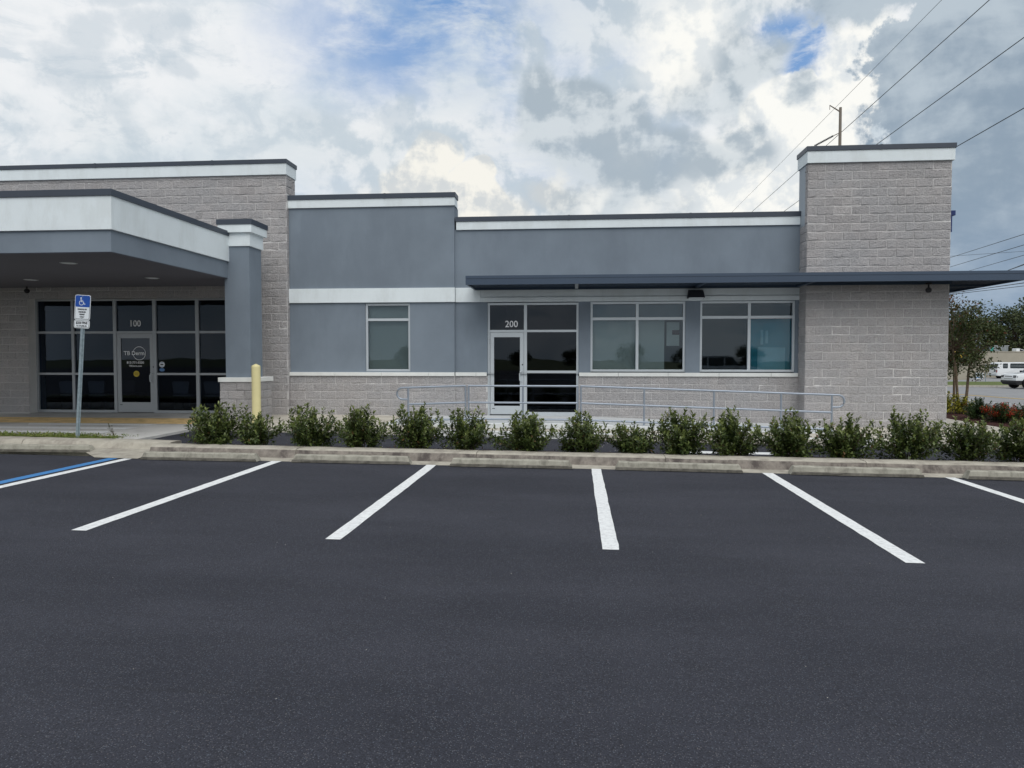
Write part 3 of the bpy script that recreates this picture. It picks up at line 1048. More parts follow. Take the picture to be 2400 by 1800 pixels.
# stone sills, one piece each
for (a, b, y) in [(-7.45, -6.219, YM), (-6.219, -4.988, YM), (-4.988, -3.762, YM), (-3.762, -3.085, YM), (-3.075, -2.54, YR), (-2.54, -2.262, YR),
                  (0.088, 1.075, YR), (1.075, 2.307, YR), (2.307, 3.556, YR), (3.556, 4.817, YR), (4.817, 5.47, YR)]:
    MB().box(a + .003, b - .003, y - .075, y + .02, 1.250, 1.342).build('sill', sill_m, bld, bevel=0.006)


def cornice(x0, x1, y0, y1, zw, zc, zt, ends=True):
    """White band with charcoal cap flashing; zw bottom of band, zc cap bottom, zt top."""
    MB().box(x0, x1, y0, y1, zw, zc).build('cornice', white, bld, bevel=0.006)
    c = MB().box(x0 - .02, x1 + .02, y0 - .022, y1 + .02, zc - .012, zt)
    c.build('cap_flashing', cap_m, bld, bevel=0.004)


cornice(-22, XL + .03, YP - .05, YP + .62, 6.42, 6.715, 6.81)
cornice(XL + .002, XS + .02, YM - .045, YM + .40, 5.585, 5.805, 5.915)
cornice(XS + .045, XT0 - .012, YR - .045, YR + .36, 4.975, 5.195, 5.302)
cornice(XT0 - .035, XT1 + .04, YT - .055, 18.56, 6.325, 6.615, 6.715)
# seams in the cap flashing
for (x, y, z0, z1) in [(-12.6, YP - .074, 6.70, 6.812), (-9.4, YP - .074, 6.70, 6.812), (-4.9, YM - .069, 5.79, 5.917), (-0.2, YR - .069, 5.18, 5.304), (2.8, YR - .069, 5.18, 5.304), (7.1, YT - .079, 6.6, 6.717)]:
    MB().box(x, x + .05, y - .003, y + .03, z0, z1 + .002).build('flashing_joint', cap_m, bld)

# lintel bands
MB().box(XL + .004, XS + .02, YM - .05, YM - .001, 3.14, 3.505).build('lintel_band', white, bld, bevel=0.006)
MB().prism([(YR - .001, 3.14), (YR - .055, 3.14), (YR - .055, 3.245), (YR - .030, 3.275), (YR - .030, 3.505), (YR - .001, 3.505)], 'x', -2.42, XT0 - .005).build('lintel_band', white, bld)
MB().box(XS + .022, -2.422, YR - .05, YR - .001, 3.14, 3.505).build('lintel_band', white, bld, bevel=0.006)
# control joint between the two stucco walls
MB().box(XS - .012, XS + .004, YM - .004, YM + .02, 1.35, 3.13).build('control_joint', stucco, bld)


def frame(op, vbars, hbars, Y, mat, w=0.055, depth=0.11, sill=0.055, parent=None, name='window'):
    x0, x1, z0, z1 = op
    m = MB()
    m.box(x0, x0 + w, Y, Y + depth, z0, z1)
    m.box(x1 - w, x1, Y, Y + depth, z0, z1)
    m.box(x0 + w, x1 - w, Y, Y + depth, z1 - w, z1)
    if sill:
        m.box(x0 + w, x1 - w, Y, Y + depth, z0, z0 + sill)
    for (xa, xb, za, zb) in vbars:
        m.box(xa, xb, Y + .002, Y + depth, za, zb)
    for (xa, xb, za, zb) in hbars:
        m.box(xa, xb, Y + .004, Y + depth, za, zb)
    return m.build(name, mat, parent, bevel=0.004)


def pane(x0, x1, z0, z1, Y, parent, mat, label=None):
    o = MB().box(x0 - .004, x1 + .004, Y, Y + .008, z0 - .004, z1 + .004).build('pane', mat, parent)
    if label:
        o['label'] = label
    return o


# window 1
w1 = frame(W1, [], [(W1[0] + .055, W1[1] - .055, 2.668, 2.732)], YM + .045, alum, parent=bld)
pane(W1[0] + .055, W1[1] - .055, 2.732, W1[3] - .055, YM + .10, w1, glass_win)
pane(W1[0] + .055, W1[1] - .055, W1[2] + .055, 2.668, YM + .10, w1, glass_win)
MB().box(W1[0] + .02, W1[1] - .02, YM + .22, YM + .235, 1.37, 3.10).build('roller_shade', shade_g, w1)
# windows 2 and 3
for W, vm in ((W2, (1.510, 1.580)), (W3, (4.265, 4.336))):
    x0, x1, z0, z1 = W
    hz = (2.668, 2.738) if W is W2 else (2.692, 2.762)
    w = frame(W, [(vm[0], vm[1], z0 + .055, z1 - .055)], [(x0 + .055, vm[0], *hz), (vm[1], x1 - .055, *hz)], YR + .045, alum, parent=bld)
    for (a, b) in ((x0 + .055, vm[0]), (vm[1], x1 - .055)):
        pane(a, b, hz[1], z1 - .055, YR + .10, w, glass_win)
        pane(a, b, z0 + .055, hz[0], YR + .10, w, glass_win)
    if W is W2:
        MB().box(x0 + .02, vm[0] + .01, YR + .22, YR + .235, z0 + .01, 2.70).build('roller_shade', shade_g, w)
        MB().box(vm[0] + .02, 2.24, YR + .22, YR + .235, z0 + .01, 2.70).build('roller_shade', shade_g, w)
        MB().box(x0 + .02, x1 - .02, YR + .24, YR + .25, 2.70, z1 - .02).build('valance', val_m, w)
        MB().box(2.30, 2.62, YR + .25, YR + .30, 2.02, 2.62).build('window_notice', shade_g, w)
        MB().box(2.44, 2.62, YR + .245, YR + .249, 2.30, 2.42).build('window_notice', maroon, w)
    else:
        MB().box(vm[0] + .03, x1 - .02, YR + .22, YR + .235, z0 + .01, 2.73).build('privacy_film', shade_t, w)
        MB().box(4.55, 5.22, YR + .212, YR + .219, z0 + .02, 1.98).build('film_print', shade_tl, w)
        MB().box(4.62, 4.68, YR + .212, YR + .219, 2.05, 2.42).build('film_print', shade_tl, w)
        MB().box(4.74, 4.80, YR + .212, YR + .219, 2.08, 2.40).build('film_print', shade_tl, w)

# entrance 200: frame, door, side light
DY = YR + .045
VM = (-1.318, -1.240)
e2 = frame(DO, [(VM[0], VM[1], FF, DO[3] - .055)], [(DO[0] + .055, VM[0], 2.372, 2.43), (VM[1], DO[1] - .055, 2.372, 2.43), (VM[1], DO[1] - .055, 1.322, 1.388),
                                                     (VM[1], DO[1] - .055, FF, 0.325)], DY, alum, sill=0, parent=bld, name='entrance_frame')
pane(DO[0] + .055, VM[0], 2.43, DO[3] - .055, DY + .05, e2, glass_door)
pane(VM[1], DO[1] - .055, 2.43, DO[3] - .055, DY + .05, e2, glass_door)
pane(VM[1], DO[1] - .055, 1.388, 2.372, DY + .05, e2, glass_door)
pane(VM[1], DO[1] - .055, 0.325, 1.322, DY + .05, e2, glass_door)
text('number', '200', 0.235, (-1.64, DY + .046, 2.575), decal, e2, bold=0.002, sx=0.95)


def door(x0, x1, z0, z1, gx0, gx1, gz0, gz1, Y, mat, hx, hz0, hz1, hinges):
    m = MB()
    m.box(x0, gx0, Y, Y + .045, z0, z1)
    m.box(gx1, x1, Y, Y + .045, z0, z1)
    m.box(gx0, gx1, Y + .001, Y + .045, gz1, z1)
    m.box(gx0, gx1, Y + .001, Y + .045, z0, gz0)
    d = m.build('door', mat, bld, bevel=0.003)
    pane(gx0, gx1, gz0, gz1, Y + .02, d, glass_door)
    s = -0.05
    MB().tube([(hx, Y + .0, hz1), (hx - .01, Y + s, hz1), (hx - .04, Y + s - .012, hz1 - .02), (hx - .05, Y + s - .012, hz1 - .05), (hx - .05, Y + s - .012, hz0 + .05), (hx - .04, Y + s - .012, hz0 + .02),
               (hx - .01, Y + s, hz0), (hx, Y, hz0)], 0.013, 8).build('handle', alum, d, smooth=True)
    MB().lathe([(0.018, 0), (0.018, 0.012)], (hx + .02, Y - .012, hz1 + .17), 12, 'y').build('lock', dark, d)
    for z in hinges:
        MB().tube([(x0 - .006, Y - .01, z), (x0 - .006, Y - .01, z + .14)], 0.012, 8).build('hinge', alum_d, d, smooth=True)
    MB().box(gx0 - .05, gx0 + .02, Y - .003, Y + .001, gz0 - .075, gz0 - .06).build('name_plate', dark, d)
    return d


d2 = door(-2.185, -1.325, 0.262, 2.366, -2.088, -1.420, 0.480, 2.245, DY + .012, alum, -1.375, 1.11, 1.37, (2.07, 1.22, 0.40))
MB().box(-2.2, -1.31, DY - .01, DY + .1, FF + .001, FF + .02).build('threshold', dark, d2)

# entrance 100 under the canopy
SY = 18.42
SO = (-14.62, -8.90, FF, 3.30)
vb = [(-13.596, -13.52), (-12.402, -12.315), (-11.283, -11.19), (-10.088, -9.995)]
hb = []
edges = [SO[0] + .055] + [e for v in vb for e in v] + [SO[1] - .055]
bays = [(edges[i], edges[i + 1]) for i in range(0, len(edges), 2)]
for i, (a, b) in enumerate(bays):
    hb.append((a, b, 2.366, 2.430))
    if i != 2:
        hb.append((a, b, 1.252, 1.312))
        hb.append((a, b, FF, 0.305))
e1 = frame(SO, [(a, b, FF, 3.245) for a, b in vb], hb, SY, alum_d, sill=0, parent=bld, name='entrance_frame')
for i, (a, b) in enumerate(bays):
    pane(a, b, 2.43, 3.245, SY + .05, e1, glass_store)
    if i != 2:
        pane(a, b, 1.312, 2.366, SY + .05, e1, glass_store)
        pane(a, b, 0.305, 1.252, SY + .05, e1, glass_store)
text('number', '100', 0.235, (-11.80, SY + .046, 2.63), decal, e1, bold=0.002, sx=0.95)
d1 = door(-12.308, -11.290, 0.25, 2.362, -12.196, -11.375, 0.520, 2.240, SY + .012, alum_d, -11.30, 1.06, 1.30, (2.07, 1.22, 0.40))
text('lettering', 'TB Derm', 0.150, (-11.83, SY + .028, 1.835), decal, d1, bold=0.002, sx=1.02)
rg = MB()
ring_o, ring_i = [], []
for q in range(40):
    t = R(172) - 2 * math.pi * q / 40 * (344 / 360)
    ring_o.append((-11.685 + .182 * math.cos(t), 1.835 + .182 * math.sin(t)))
    ring_i.append((-11.685 + .170 * math.cos(t), 1.835 + .170 * math.sin(t)))
for q in range(39):
    rg.add([(*ring_o[q][:1], SY + .0285, ring_o[q][1]), (ring_o[q + 1][0], SY + .0285, ring_o[q + 1][1]), (ring_i[q + 1][0], SY + .0285, ring_i[q + 1][1]), (ring_i[q][0], SY + .0285, ring_i[q][1])], [(0, 1, 2, 3)])
rg.build('logo_ring', decal, d1)
text('lettering', '813-771-5500', 0.088, (-11.80, SY + .028, 1.585), decal, d1, bold=0.0015, sx=0.98)
text('lettering', 'TBDerm.com', 0.066, (-11.80, SY + .028, 1.495), decal, d1, bold=0.001)
st_ = MB().lathe([(0.082, 0), (0.082, 0.003)], (-11.775, SY + .026, 1.285), 24, 'y').build('sticker', decal_y, d1)
for dz, w in ((0.026, .05), (0.0, .066), (-0.026, .045)):
    MB().box(-11.775 - w, -11.775 + w, SY + .0235, SY + .0255, 1.285 + dz - .006, 1.285 + dz + .006).build('lettering', pm('sticker_ink', (0.30, 0.20, 0.02)) if 'sticker_ink' not in MATS else MATS['sticker_ink'], d1)
MB().lathe([(0.082, 0), (0.082, 0.003)], (-11.06, SY + .044, 1.535), 8, 'y').build('sticker', sign_w, e1)
MB().box(-11.10, -11.02, SY + .0415, SY + .0435, 1.52, 1.55).build('sticker_print', ink, e1)
MB().box(-11.095, -11.025, SY + .0415, SY + .0435, 1.578, 1.588).build('sticker_print', decal_b, e1)
MB().box(-11.095, -11.025, SY + .0415, SY + .0435, 1.482, 1.492).build('sticker_print', decal_b, e1)
ov = MB().prism([(-11.06 + .075 * math.cos(t * .3142), 1.393 + .045 * math.sin(t * .3142)) for t in range(20)], 'y', SY + .043, SY + .046)
ov.build('sticker', decal_b, e1)

# waiting room chairs seen through the glass
for i, (cx, cy) in enumerate([(-14.0, 19.05), (-13.15, 19.05), (-12.72, 19.75), (-10.75, 19.1), (-9.85, 19.1)]):
    lab = ['pale shell chair behind the glass nearest the block pier', 'pale shell chair behind the glass beside the sign post', 'pale shell chair set back behind the second glass bay',
           'pale shell chair behind the glass just past the door', 'pale shell chair behind the last glass bay by the column'][i]
    ch = empty('waiting_chair', (cx, cy, FF), lab, 'chair', 'chairs in the waiting room')
    MB().box(cx - .25, cx + .25, cy - .25, cy + .25, FF + .42, FF + .47).build('seat', chair_m, ch, bevel=0.02)
    MB().prism([(cx - .20, FF + .50), (cx + .20, FF + .50), (cx + .25, FF + .80), (cx + .21, FF + .84), (cx - .21, FF + .84), (cx - .25, FF + .80)], 'y', cy - .29, cy - .25).build('backrest', chair_m, ch, bevel=0.012)
    for sx in (-.22, .22):
        for sy in (-.22, .22):
            MB().tube([(cx + sx * 1.1, cy + sy * 1.1, FF), (cx + sx * .9, cy + sy * .9, FF + .42)], 0.014, 6).build('leg', dark, ch)

# ------------------------------------------------------------------ entrance canopy
cp = empty('entrance_canopy', (-12, 15, FF), 'grey and white drive-through canopy over the dark glass entrance', 'canopy')
CX, CY0 = -8.15, 12.12
MB().box(-20, CX - .03, CY0 + .03, 18.14, 3.60, 3.99).build('fascia', stucco, cp)
MB().box(-20, CX + .012, CY0 - .012, 18.13, 3.985, 4.585).build('fascia_band', white, cp, bevel=0.006)
MB().box(-20, CX + .035, CY0 - .035, 18.12, 4.575, 4.69).build('cap_flashing', cap_m, cp, bevel=0.004)
MB().box(-20, CX - .05, CY0 + .05, 18.135, 3.585, 3.5985).build('soffit', soff, cp)
for x in (-14.5, -11.4):
    MB().box(x, x + .05, CY0 - .039, CY0 - .02, 4.565, 4.693).build('flashing_joint', cap_m, cp)
# column: shaft, necking, capital, block base
MB().box(-8.262, -7.653, 16.44, 17.10, 1.25, 4.345).build('column', stucco, cp, bevel=0.008)
MB().box(-8.295, -7.615, 16.405, 17.135, 4.34, 4.655).build('column_neck', white, cp, bevel=0.006)
MB().box(-8.362, -7.545, 16.335, 17.205, 4.65, 4.845).build('column_capital', white, cp, bevel=0.006)
MB().box(-8.385, -7.525, 16.315, 17.225, 4.835, 4.955).build('cap_flashing', cap_m, cp, bevel=0.004)
MB().box(-8.385, -7.445, 16.29, 17.25, 1.150, 1.255).build('column_sill', sill_m, cp, bevel=0.008)
cb = MB().box(-8.345, -7.495, 16.345, 17.19, 0.10, 1.150).build('column_base', mortar, cp)
pcf = bond(-8.36, -7.48, 0.235 - BH, 1.149, 0, (), 0.235 - BH * 0.5)
place_blocks(pcf, 16.325, cb)
pcs = bond(16.34, 17.20, 0.235 - BH, 1.149, 1, (), 0.235 - BH * 0.5)
place_blocks(pcs, -7.478, cb, rot=1)
# recessed soffit lights
for i, p in enumerate([(-9.93, 13.43), (-12.98, 16.25), (-9.87, 16.14), (-13.0, 13.43)]):
    lab = ['round recessed light near the canopy front corner', 'round recessed light deepest under the canopy soffit', 'round recessed light under the canopy nearest its column', 'round recessed light under the canopy front, beyond the corner one'][i]
    lt = empty('recessed_light', (p[0], p[1], 3.58), lab, 'light', 'recessed lights in the canopy soffit')
    MB().lathe([(0.13, -0.004), (0.13, 0.004)], (p[0], p[1], 3.580), 24).build('lens', sign_w, lt)
    MB().lathe([(0.16, -0.001), (0.16, 0.004)], (p[0], p[1], 3.581), 24).build('trim', alum_d, lt)

# ------------------------------------------------------------------ flat metal sunshade awning over the windows and round the tower corner
aw = empty('metal_awning', (3, 17.8, 3.45), 'long flat blue-grey metal awning projecting over the wing windows and tower', 'awning')
AX0, AX1, AY0 = -2.61, 10.0, 17.05
m = MB()
m.prism([(AY0, 3.452), (AY0 + .03, 3.452), (AY0 + .03, 3.50), (AY0 + .012, 3.51), (AY0 + .012, 3.55), (AY0, 3.56), (AY0, 3.60), (AY0 + .03, 3.62), (AY0 + .03, 3.665), (AY0, 3.665), (AY0, 3.612), (AY0 - .004, 3.60), (AY0 - .004, 3.50)][:4] + [(AY0 + .03, 3.665), (AY0, 3.665)], 'x', AX0, AX1)
m.build('fascia', awn_m, aw)
MB().box(AX0, AX1, AY0 - .008, AY0 - .001, 3.60, 3.665).build('fascia_lip', awn_m, aw)
MB().box(AX0, AX0 + .05, AY0 + .031, YR - .06, 3.462, 3.655).build('end_channel', awn_m, aw)
MB().box(AX1 - .05, AX1, AY0 + .031, 24.0, 3.455, 3.655).build('end_channel', awn_m, aw)
MB().box(AX0 + .055, XT0 - .01, AY0 + .04, YR - .06, 3.60, 3.625).build('deck', awn_m, aw)
MB().box(XT0 - .008, XT1 + .02, AY0 + .04, YT - .05, 3.60, 3.625).build('deck', awn_m, aw)
MB().box(XT1 + .045, AX1 - .055, AY0 + .04, 24.0, 3.60, 3.625).build('deck', awn_m, aw)
for j in range(10):
    y = AY0 + .13 + j * .125
    MB().box(AX0 + .055, XT0 - .01 if y > YT - .08 else XT1 + .03, y, y + .05, 3.50, 3.598).build('louvre', awn_m, aw)
for j in range(9):
    x = XT1 + .10 + j * .135
    MB().box(x, x + .05, AY0 + .04, 23.9, 3.50, 3.598).build('louvre', awn_m, aw)
for x in (-0.02, 2.95, 5.40):
    MB().box(x, x + .08, AY0 + .035, YR - .06, 3.455, 3.499).build('outrigger', alum_d if x == -0.02 else awn_m, aw)
for y in (18.6, 20.0, 21.4, 22.8):
    MB().box(XT1 + .04, AX1 - .055, y, y + .10, 3.452, 3.499).build('outrigger', awn_m, aw)
MB().box(AX0 + .05, XT0 - .012, YR - .058, YR - .05, 3.44, 3.66).build('wall_channel', awn_m, aw)
MB().box(XT0 - .01, XT1 + .03, YT - .048, YT - .03, 3.44, 3.66).build('wall_channel', awn_m, aw)

# wall light on the lintel band
lx0, lx1 = 2.76, 3.16
wl_ = empty('wall_light', (3.02, YR - .06, 3.3), 'dark trapezoid wall light on the white band between the two wide windows', 'light')
m = MB()
yb = YR - .058
m.add([(lx0 + .025, yb - .11, 3.385), (lx1 - .025, yb - .11, 3.385), (lx1 + .01, yb - .19, 3.20), (lx0 - .01, yb - .19, 3.20), (lx0 + .03, yb, 3.395), (lx1 - .03, yb, 3.395), (lx1, yb, 3.20), (lx0, yb, 3.20)],
      [(0, 1, 2, 3), (4, 5, 1, 0), (5, 6, 2, 1), (7, 4, 0, 3), (6, 7, 3, 2), (4, 5, 6, 7)])
m.build('housing', dark, wl_, bevel=0.008)
MB().box(lx0 + .03, lx1 - .03, yb - .21, yb - .02, 3.185, 3.199).build('lens', sign_w, wl_)


def dome_cam(x, y, z, label):
    c_ = empty('security_camera', (x, y, z), label, 'camera', 'security cameras under the eaves')
    MB().lathe([(0.04, 0.0), (0.04, 0.03), (0.018, 0.035), (0.018, 0.10), (0.07, 0.105), (0.07, 0.14)], (x, y, z + .02), 16).build('mount', black, c_, smooth=True)
    MB().lathe([(0.005, -0.07), (0.035, -0.065), (0.058, -0.042), (0.068, -0.005), (0.062, 0.025), (0.04, 0.04)], (x, y, z - .0), 16).build('dome', black, c_, smooth=True)


dome_cam(8.17, 17.62, 3.30, 'black dome camera hanging under the awning at the block tower')
dome_cam(-14.38, 17.85, 3.48, 'black dome camera in the dark corner under the canopy')

# navy sign seen edge-on on the tower flank
sg = empty('wall_sign', (8.78, 18.1, 5.2), 'navy projecting sign seen edge-on high on the tower flank', 'sign')
MB().box(8.78, 8.945, 18.05, 18.45, 5.09, 5.205).build('letter_arm', blue_sign, sg, bevel=0.005)
MB().box(8.768, 8.872, 18.05, 18.15, 4.70, 5.089).build('letter_stem', blue_sign, sg, bevel=0.005)

# ------------------------------------------------------------------ handrail along the ramp
hr = empty('ramp_handrail', (0, 16.45, FF), 'galvanised pipe handrail running along the ramp before entrance 200', 'handrail')
RY = 16.45


def rz(x):
    return ramp_z(x) + 0.84


def rail(pts, r=0.024, name='rail'):
    return MB().tube(pts, r, 10).build(name, rail_m, hr, smooth=True)


def post(x, top, r=0.023):
    return MB().tube([(x, RY, ramp_z(x) - 0.01), (x, RY, top)], r, 10).build('post', rail_m, hr, smooth=True)


L0, L1, M1, R1 = -3.87, -2.49, 0.085, 5.64
for dz in (0.84, 0.455, 0.075):
    rail([(L0 if dz < .8 else L0 - .12, RY, ramp_z(L0) + dz - .0), (L1 - .03, RY, ramp_z(L1) + dz)])
    rail([(L1 + .03, RY, ramp_z(L1) + dz), (M1 - .03, RY, ramp_z(M1) + dz)])
    rail([(M1 + .03, RY, ramp_z(M1) + dz), (R1 if dz < .8 else R1 + .12, RY, ramp_z(R1) + dz)])


def loop_end(x, z1, z0, s):
    r = (z1 - z0) / 2
    pts = [(x, RY, z1)]
    for q in range(0, 11):
        t = math.pi / 2 - math.pi * q / 10
        pts.append((x + s * (.01 + r * math.cos(t)), RY, (z1 + z0) / 2 + r * math.sin(t)))
    pts.append((x, RY, z0))
    pts.append((x - s * .12, RY, z0))
    return rail(pts, name='end_loop')


loop_end(L0 - .12, ramp_z(L0) + .84, ramp_z(L0) + .57, -1)
loop_end(R1 + .12, ramp_z(R1) + .84, ramp_z(R1) + .57, 1)
for x in (L0, L1 - .035, L1 + .035, -1.20, M1 - .035, M1 + .04, 1.545, 3.09, 4.55, R1):
    post(x, rz(x))

# ------------------------------------------------------------------ bollard
bo = empty('bollard', (-7.32, 16.0, 0.2), 'cream yellow bollard with pointed cap in front of the canopy column base', 'bollard')
bx = -7.32
bz = walk_z(bx, 16.0)
MB().lathe([(0.10, 0.0), (0.10, 1.29), (0.098, 1.32), (0.085, 1.335), (0.004, 1.375)], (bx, 16.0, bz), 24).build('sleeve', boll_m, bo, smooth=True)
MB().lathe([(0.105, 0.0), (0.105, 0.03)], (bx, 16.0, bz), 24).build('collar', boll_m, bo, smooth=True)

# ------------------------------------------------------------------ disabled-parking sign on a leaning post (built upright in local space, then tilted)
sp = empty('parking_sign', (-9.19, 12.56, terr(-9.2, 12.5) + 0.12), 'blue and white disabled parking sign on a leaning galvanised post', 'sign')
sp.rotation_euler = (R(-1.0), R(3.5), 0)
ch = [(-.041, 0), (-.041, -.006), (-.022, -.006), (-.016, -.026), (.016, -.026), (.022, -.006), (.041, -.006), (.041, 0), (.019, 0), (.013, -.020), (-.013, -.020), (-.019, 0)]
m = MB()
m.prism([(x, y + .03) for x, y in ch][:8][::-1] + [], 'z', 0, 2.05)
po = MB()
po.prism([(x, y) for x, y in ch], 'z', 0, 2.62)
po.build('post', galv, sp, world=False)


def rrect(w, h, r, cx=0, cz=0, n=6):
    pts = []
    for (sx, sz, a0) in ((1, -1, -90), (1, 1, 0), (-1, 1, 90), (-1, -1, 180)):
        for q in range(n + 1):
            t = R(a0 + 90 * q / n)
            pts.append((cx + sx * (w / 2 - r) + r * math.cos(t), cz + sz * (h / 2 - r) + r * math.sin(t)))
    return pts


ZP = 2.435
pl_ = MB().prism(rrect(.305, .457, .035, 0, ZP), 'y', -.034, -.030).build('sign_panel', sign_w, sp, world=False)
MB().prism(rrect(.283, .435, .028, 0, ZP), 'y', -.0352, -.0342).build('border', ink, pl_, world=False)
MB().prism(rrect(.268, .42, .022, 0, ZP), 'y', -.0364, -.0354).build('white_field', sign_w, pl_, world=False)
bp = rrect(.283, .213, .028, 0, ZP + .111)
bp = [(x, max(z, ZP + .006)) for x, z in bp]
MB().prism(bp, 'y', -.0376, -.0366).build('blue_field', sign_b, pl_, world=False)
# wheelchair emblem
em = MB()


def bar2(p, q, w):
    p, q = Vector(p), Vector(q)
    d = (q - p).normalized()
    n_ = Vector((-d.y, d.x)) * w / 2
    em.prism([tuple(p - n_), tuple(q - n_), tuple(q + n_), tuple(p + n_)], 'y', -.0392, -.0378)


ex, ez = -0.012, ZP + .112
em.prism([(ex - .020 + .014 * math.cos(t * .524), ez + .058 + .014 * math.sin(t * .524)) for t in range(12)], 'y', -.0392, -.0378)
bar2((ex - .022, ez + .05), (ex - .016, ez - .012), .014)
bar2((ex - .018, ez + .018), (ex + .022, ez + .016), .009)
bar2((ex - .018, ez - .008), (ex + .03, ez - .010), .012)
bar2((ex + .026, ez - .006), (ex + .046, ez - .056), .012)
bar2((ex + .042, ez - .056), (ex + .068, ez - .047), .011)
for q in range(22):
    a0, a1 = R(118 + q * 11), R(118 + (q + 1) * 11)
    c0 = (ex - .010, ez - .030)
    em.prism([(c0[0] + r_ * math.cos(a), c0[1] + r_ * math.sin(a)) for (r_, a) in ((.046, a0), (.046, a1), (.036, a1), (.036, a0))], 'y', -.0392, -.0378)
em.build('wheelchair_emblem', sign_w, pl_, world=False)
for i, (tx, dz) in enumerate([('PARKING BY', -.038), ('DISABLED', -.086), ('PERMIT', -.132), ('ONLY', -.178)]):
    text('lettering', tx, .036, (0, -.038, ZP + dz), ink, pl_, world=False, bold=.0012, sx=0.88)
ZQ = ZP - .2285 - .004 - .076
p2 = MB().prism(rrect(.305, .152, .035, 0, ZQ), 'y', -.034, -.030).build('fine_plate', sign_w, sp, world=False)
MB().prism(rrect(.285, .132, .028, 0, ZQ), 'y', -.0352, -.0342).build('border', ink, p2, world=False)
MB().prism(rrect(.271, .118, .022, 0, ZQ), 'y', -.0364, -.0354).build('white_field', sign_w, p2, world=False)
text('lettering', '$250 FINE', .062, (0, -.038, ZQ + .022), ink, p2, world=False, bold=.0016, sx=0.84)
text('lettering', 'F.S. 316.008 (4)', .034, (0, -.038, ZQ - .033), ink, p2, world=False, bold=.0010, sx=0.92)
bl_ = MB()
for z in (ZP + .195, ZP - .205, ZQ + .06, ZQ - .06):
    bl_.lathe([(0.008, -.004), (0.008, 0)], (0, -.036, z), 10, 'y')
bl_.build('bolts', galv, sp, world=False, kind='stuff')

# ------------------------------------------------------------------ wheel stops


def stop_mesh(seed, L=1.90):
    r = np.random.default_rng(seed)
    prof = [(-.095, 0), (-.095, .036), (-.072, .044), (-.060, .106), (-.045, .118), (.048, .118), (.062, .106), (.085, .045), (.085, 0)]
    n = 14
    m = MB()
    k = len(prof)
    for i in range(n + 1):
        t = i / n
        x = (t - .5) * L
        e = 0.0
        if i == 0 or i == n:
            e = 0.06
        for (y, z) in prof:
            xx = x + (0 if not e else (-1 if i else 1) * e * (z / .13))
            m.v.append((xx, y + r.normal(0, .0025), z + (r.normal(0, .0025) if z > .01 else 0)))
    for i in range(n):
        for j in range(k - 1):
            a = i * k + j
            m.f.append((a, a + 1, a + k + 1, a + k))
    m.f.append(tuple(range(k)))
    m.f.append(tuple(range(n * k, n * k + k)))
    return m.mesh('wheel_stop', stop_m)


STOP_LABELS = ['concrete wheel stop below the disabled parking sign, inside the blue stripe', 'concrete wheel stop before the two shrubs by the canopy base, beside the white-edged blue stripe',
               'concrete wheel stop in the bay facing the single narrow window', 'concrete wheel stop in the bay facing the 200 entrance door', 'concrete wheel stop in the bay facing the two wide windows',
               'concrete wheel stop in the bay facing the block tower', 'concrete wheel stop past the tower, cut off at the edge of view']
for i, (xc, yc, rz_) in enumerate([(-9.27, 11.66, 5.0), (-6.05, 11.15, 1.8), (-3.57, 11.25, 2.0), (-1.005, 11.22, 1.0), (1.58, 11.25, -0.4), (4.2, 11.22, 0.2), (6.72, 11.18, -0.5)]):
    o = bpy.data.objects.new('wheel_stop', stop_mesh(50 + i, 1.93))
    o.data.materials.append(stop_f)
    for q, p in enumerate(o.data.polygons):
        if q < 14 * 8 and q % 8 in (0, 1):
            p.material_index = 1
    COL.objects.link(o)
    o.location = (xc, yc, terr(xc, yc) + 0.008)
    o.rotation_euler = (0, math.atan(S), R(rz_))
    tag(o, STOP_LABELS[i], 'wheel stop', 'wheel stops along the kerb')

# ------------------------------------------------------------------ plants


def leaves_np(P, Dr, N, L, W, fold=0.18):
    """Folded four-triangle leaves. P base, Dr direction, N rough up vector, L length, W width."""
    Dr = Dr / np.linalg.norm(Dr, axis=1, keepdims=True)
    Sd = np.cross(Dr, N)
    Sd /= np.linalg.norm(Sd, axis=1, keepdims=True) + 1e-9
    Up = np.cross(Sd, Dr)
    L = L[:, None]
    W = W[:, None]
    mid = P + Dr * L * 0.52
    V = np.stack([P, mid - Sd * W * .5 + Up * W * fold, mid + Sd * W * .5 + Up * W * fold, mid, P + Dr * L - Up * L * .08], 1)
    n = len(P)
    V = V.reshape(-1, 3)
    b = (np.arange(n) * 5)[:, None, None]
    T = np.array([[0, 3, 1], [0, 2, 3], [1, 3, 4], [3, 2, 4]])[None]
    F = (T + b).reshape(-1, 3)
    return V, F


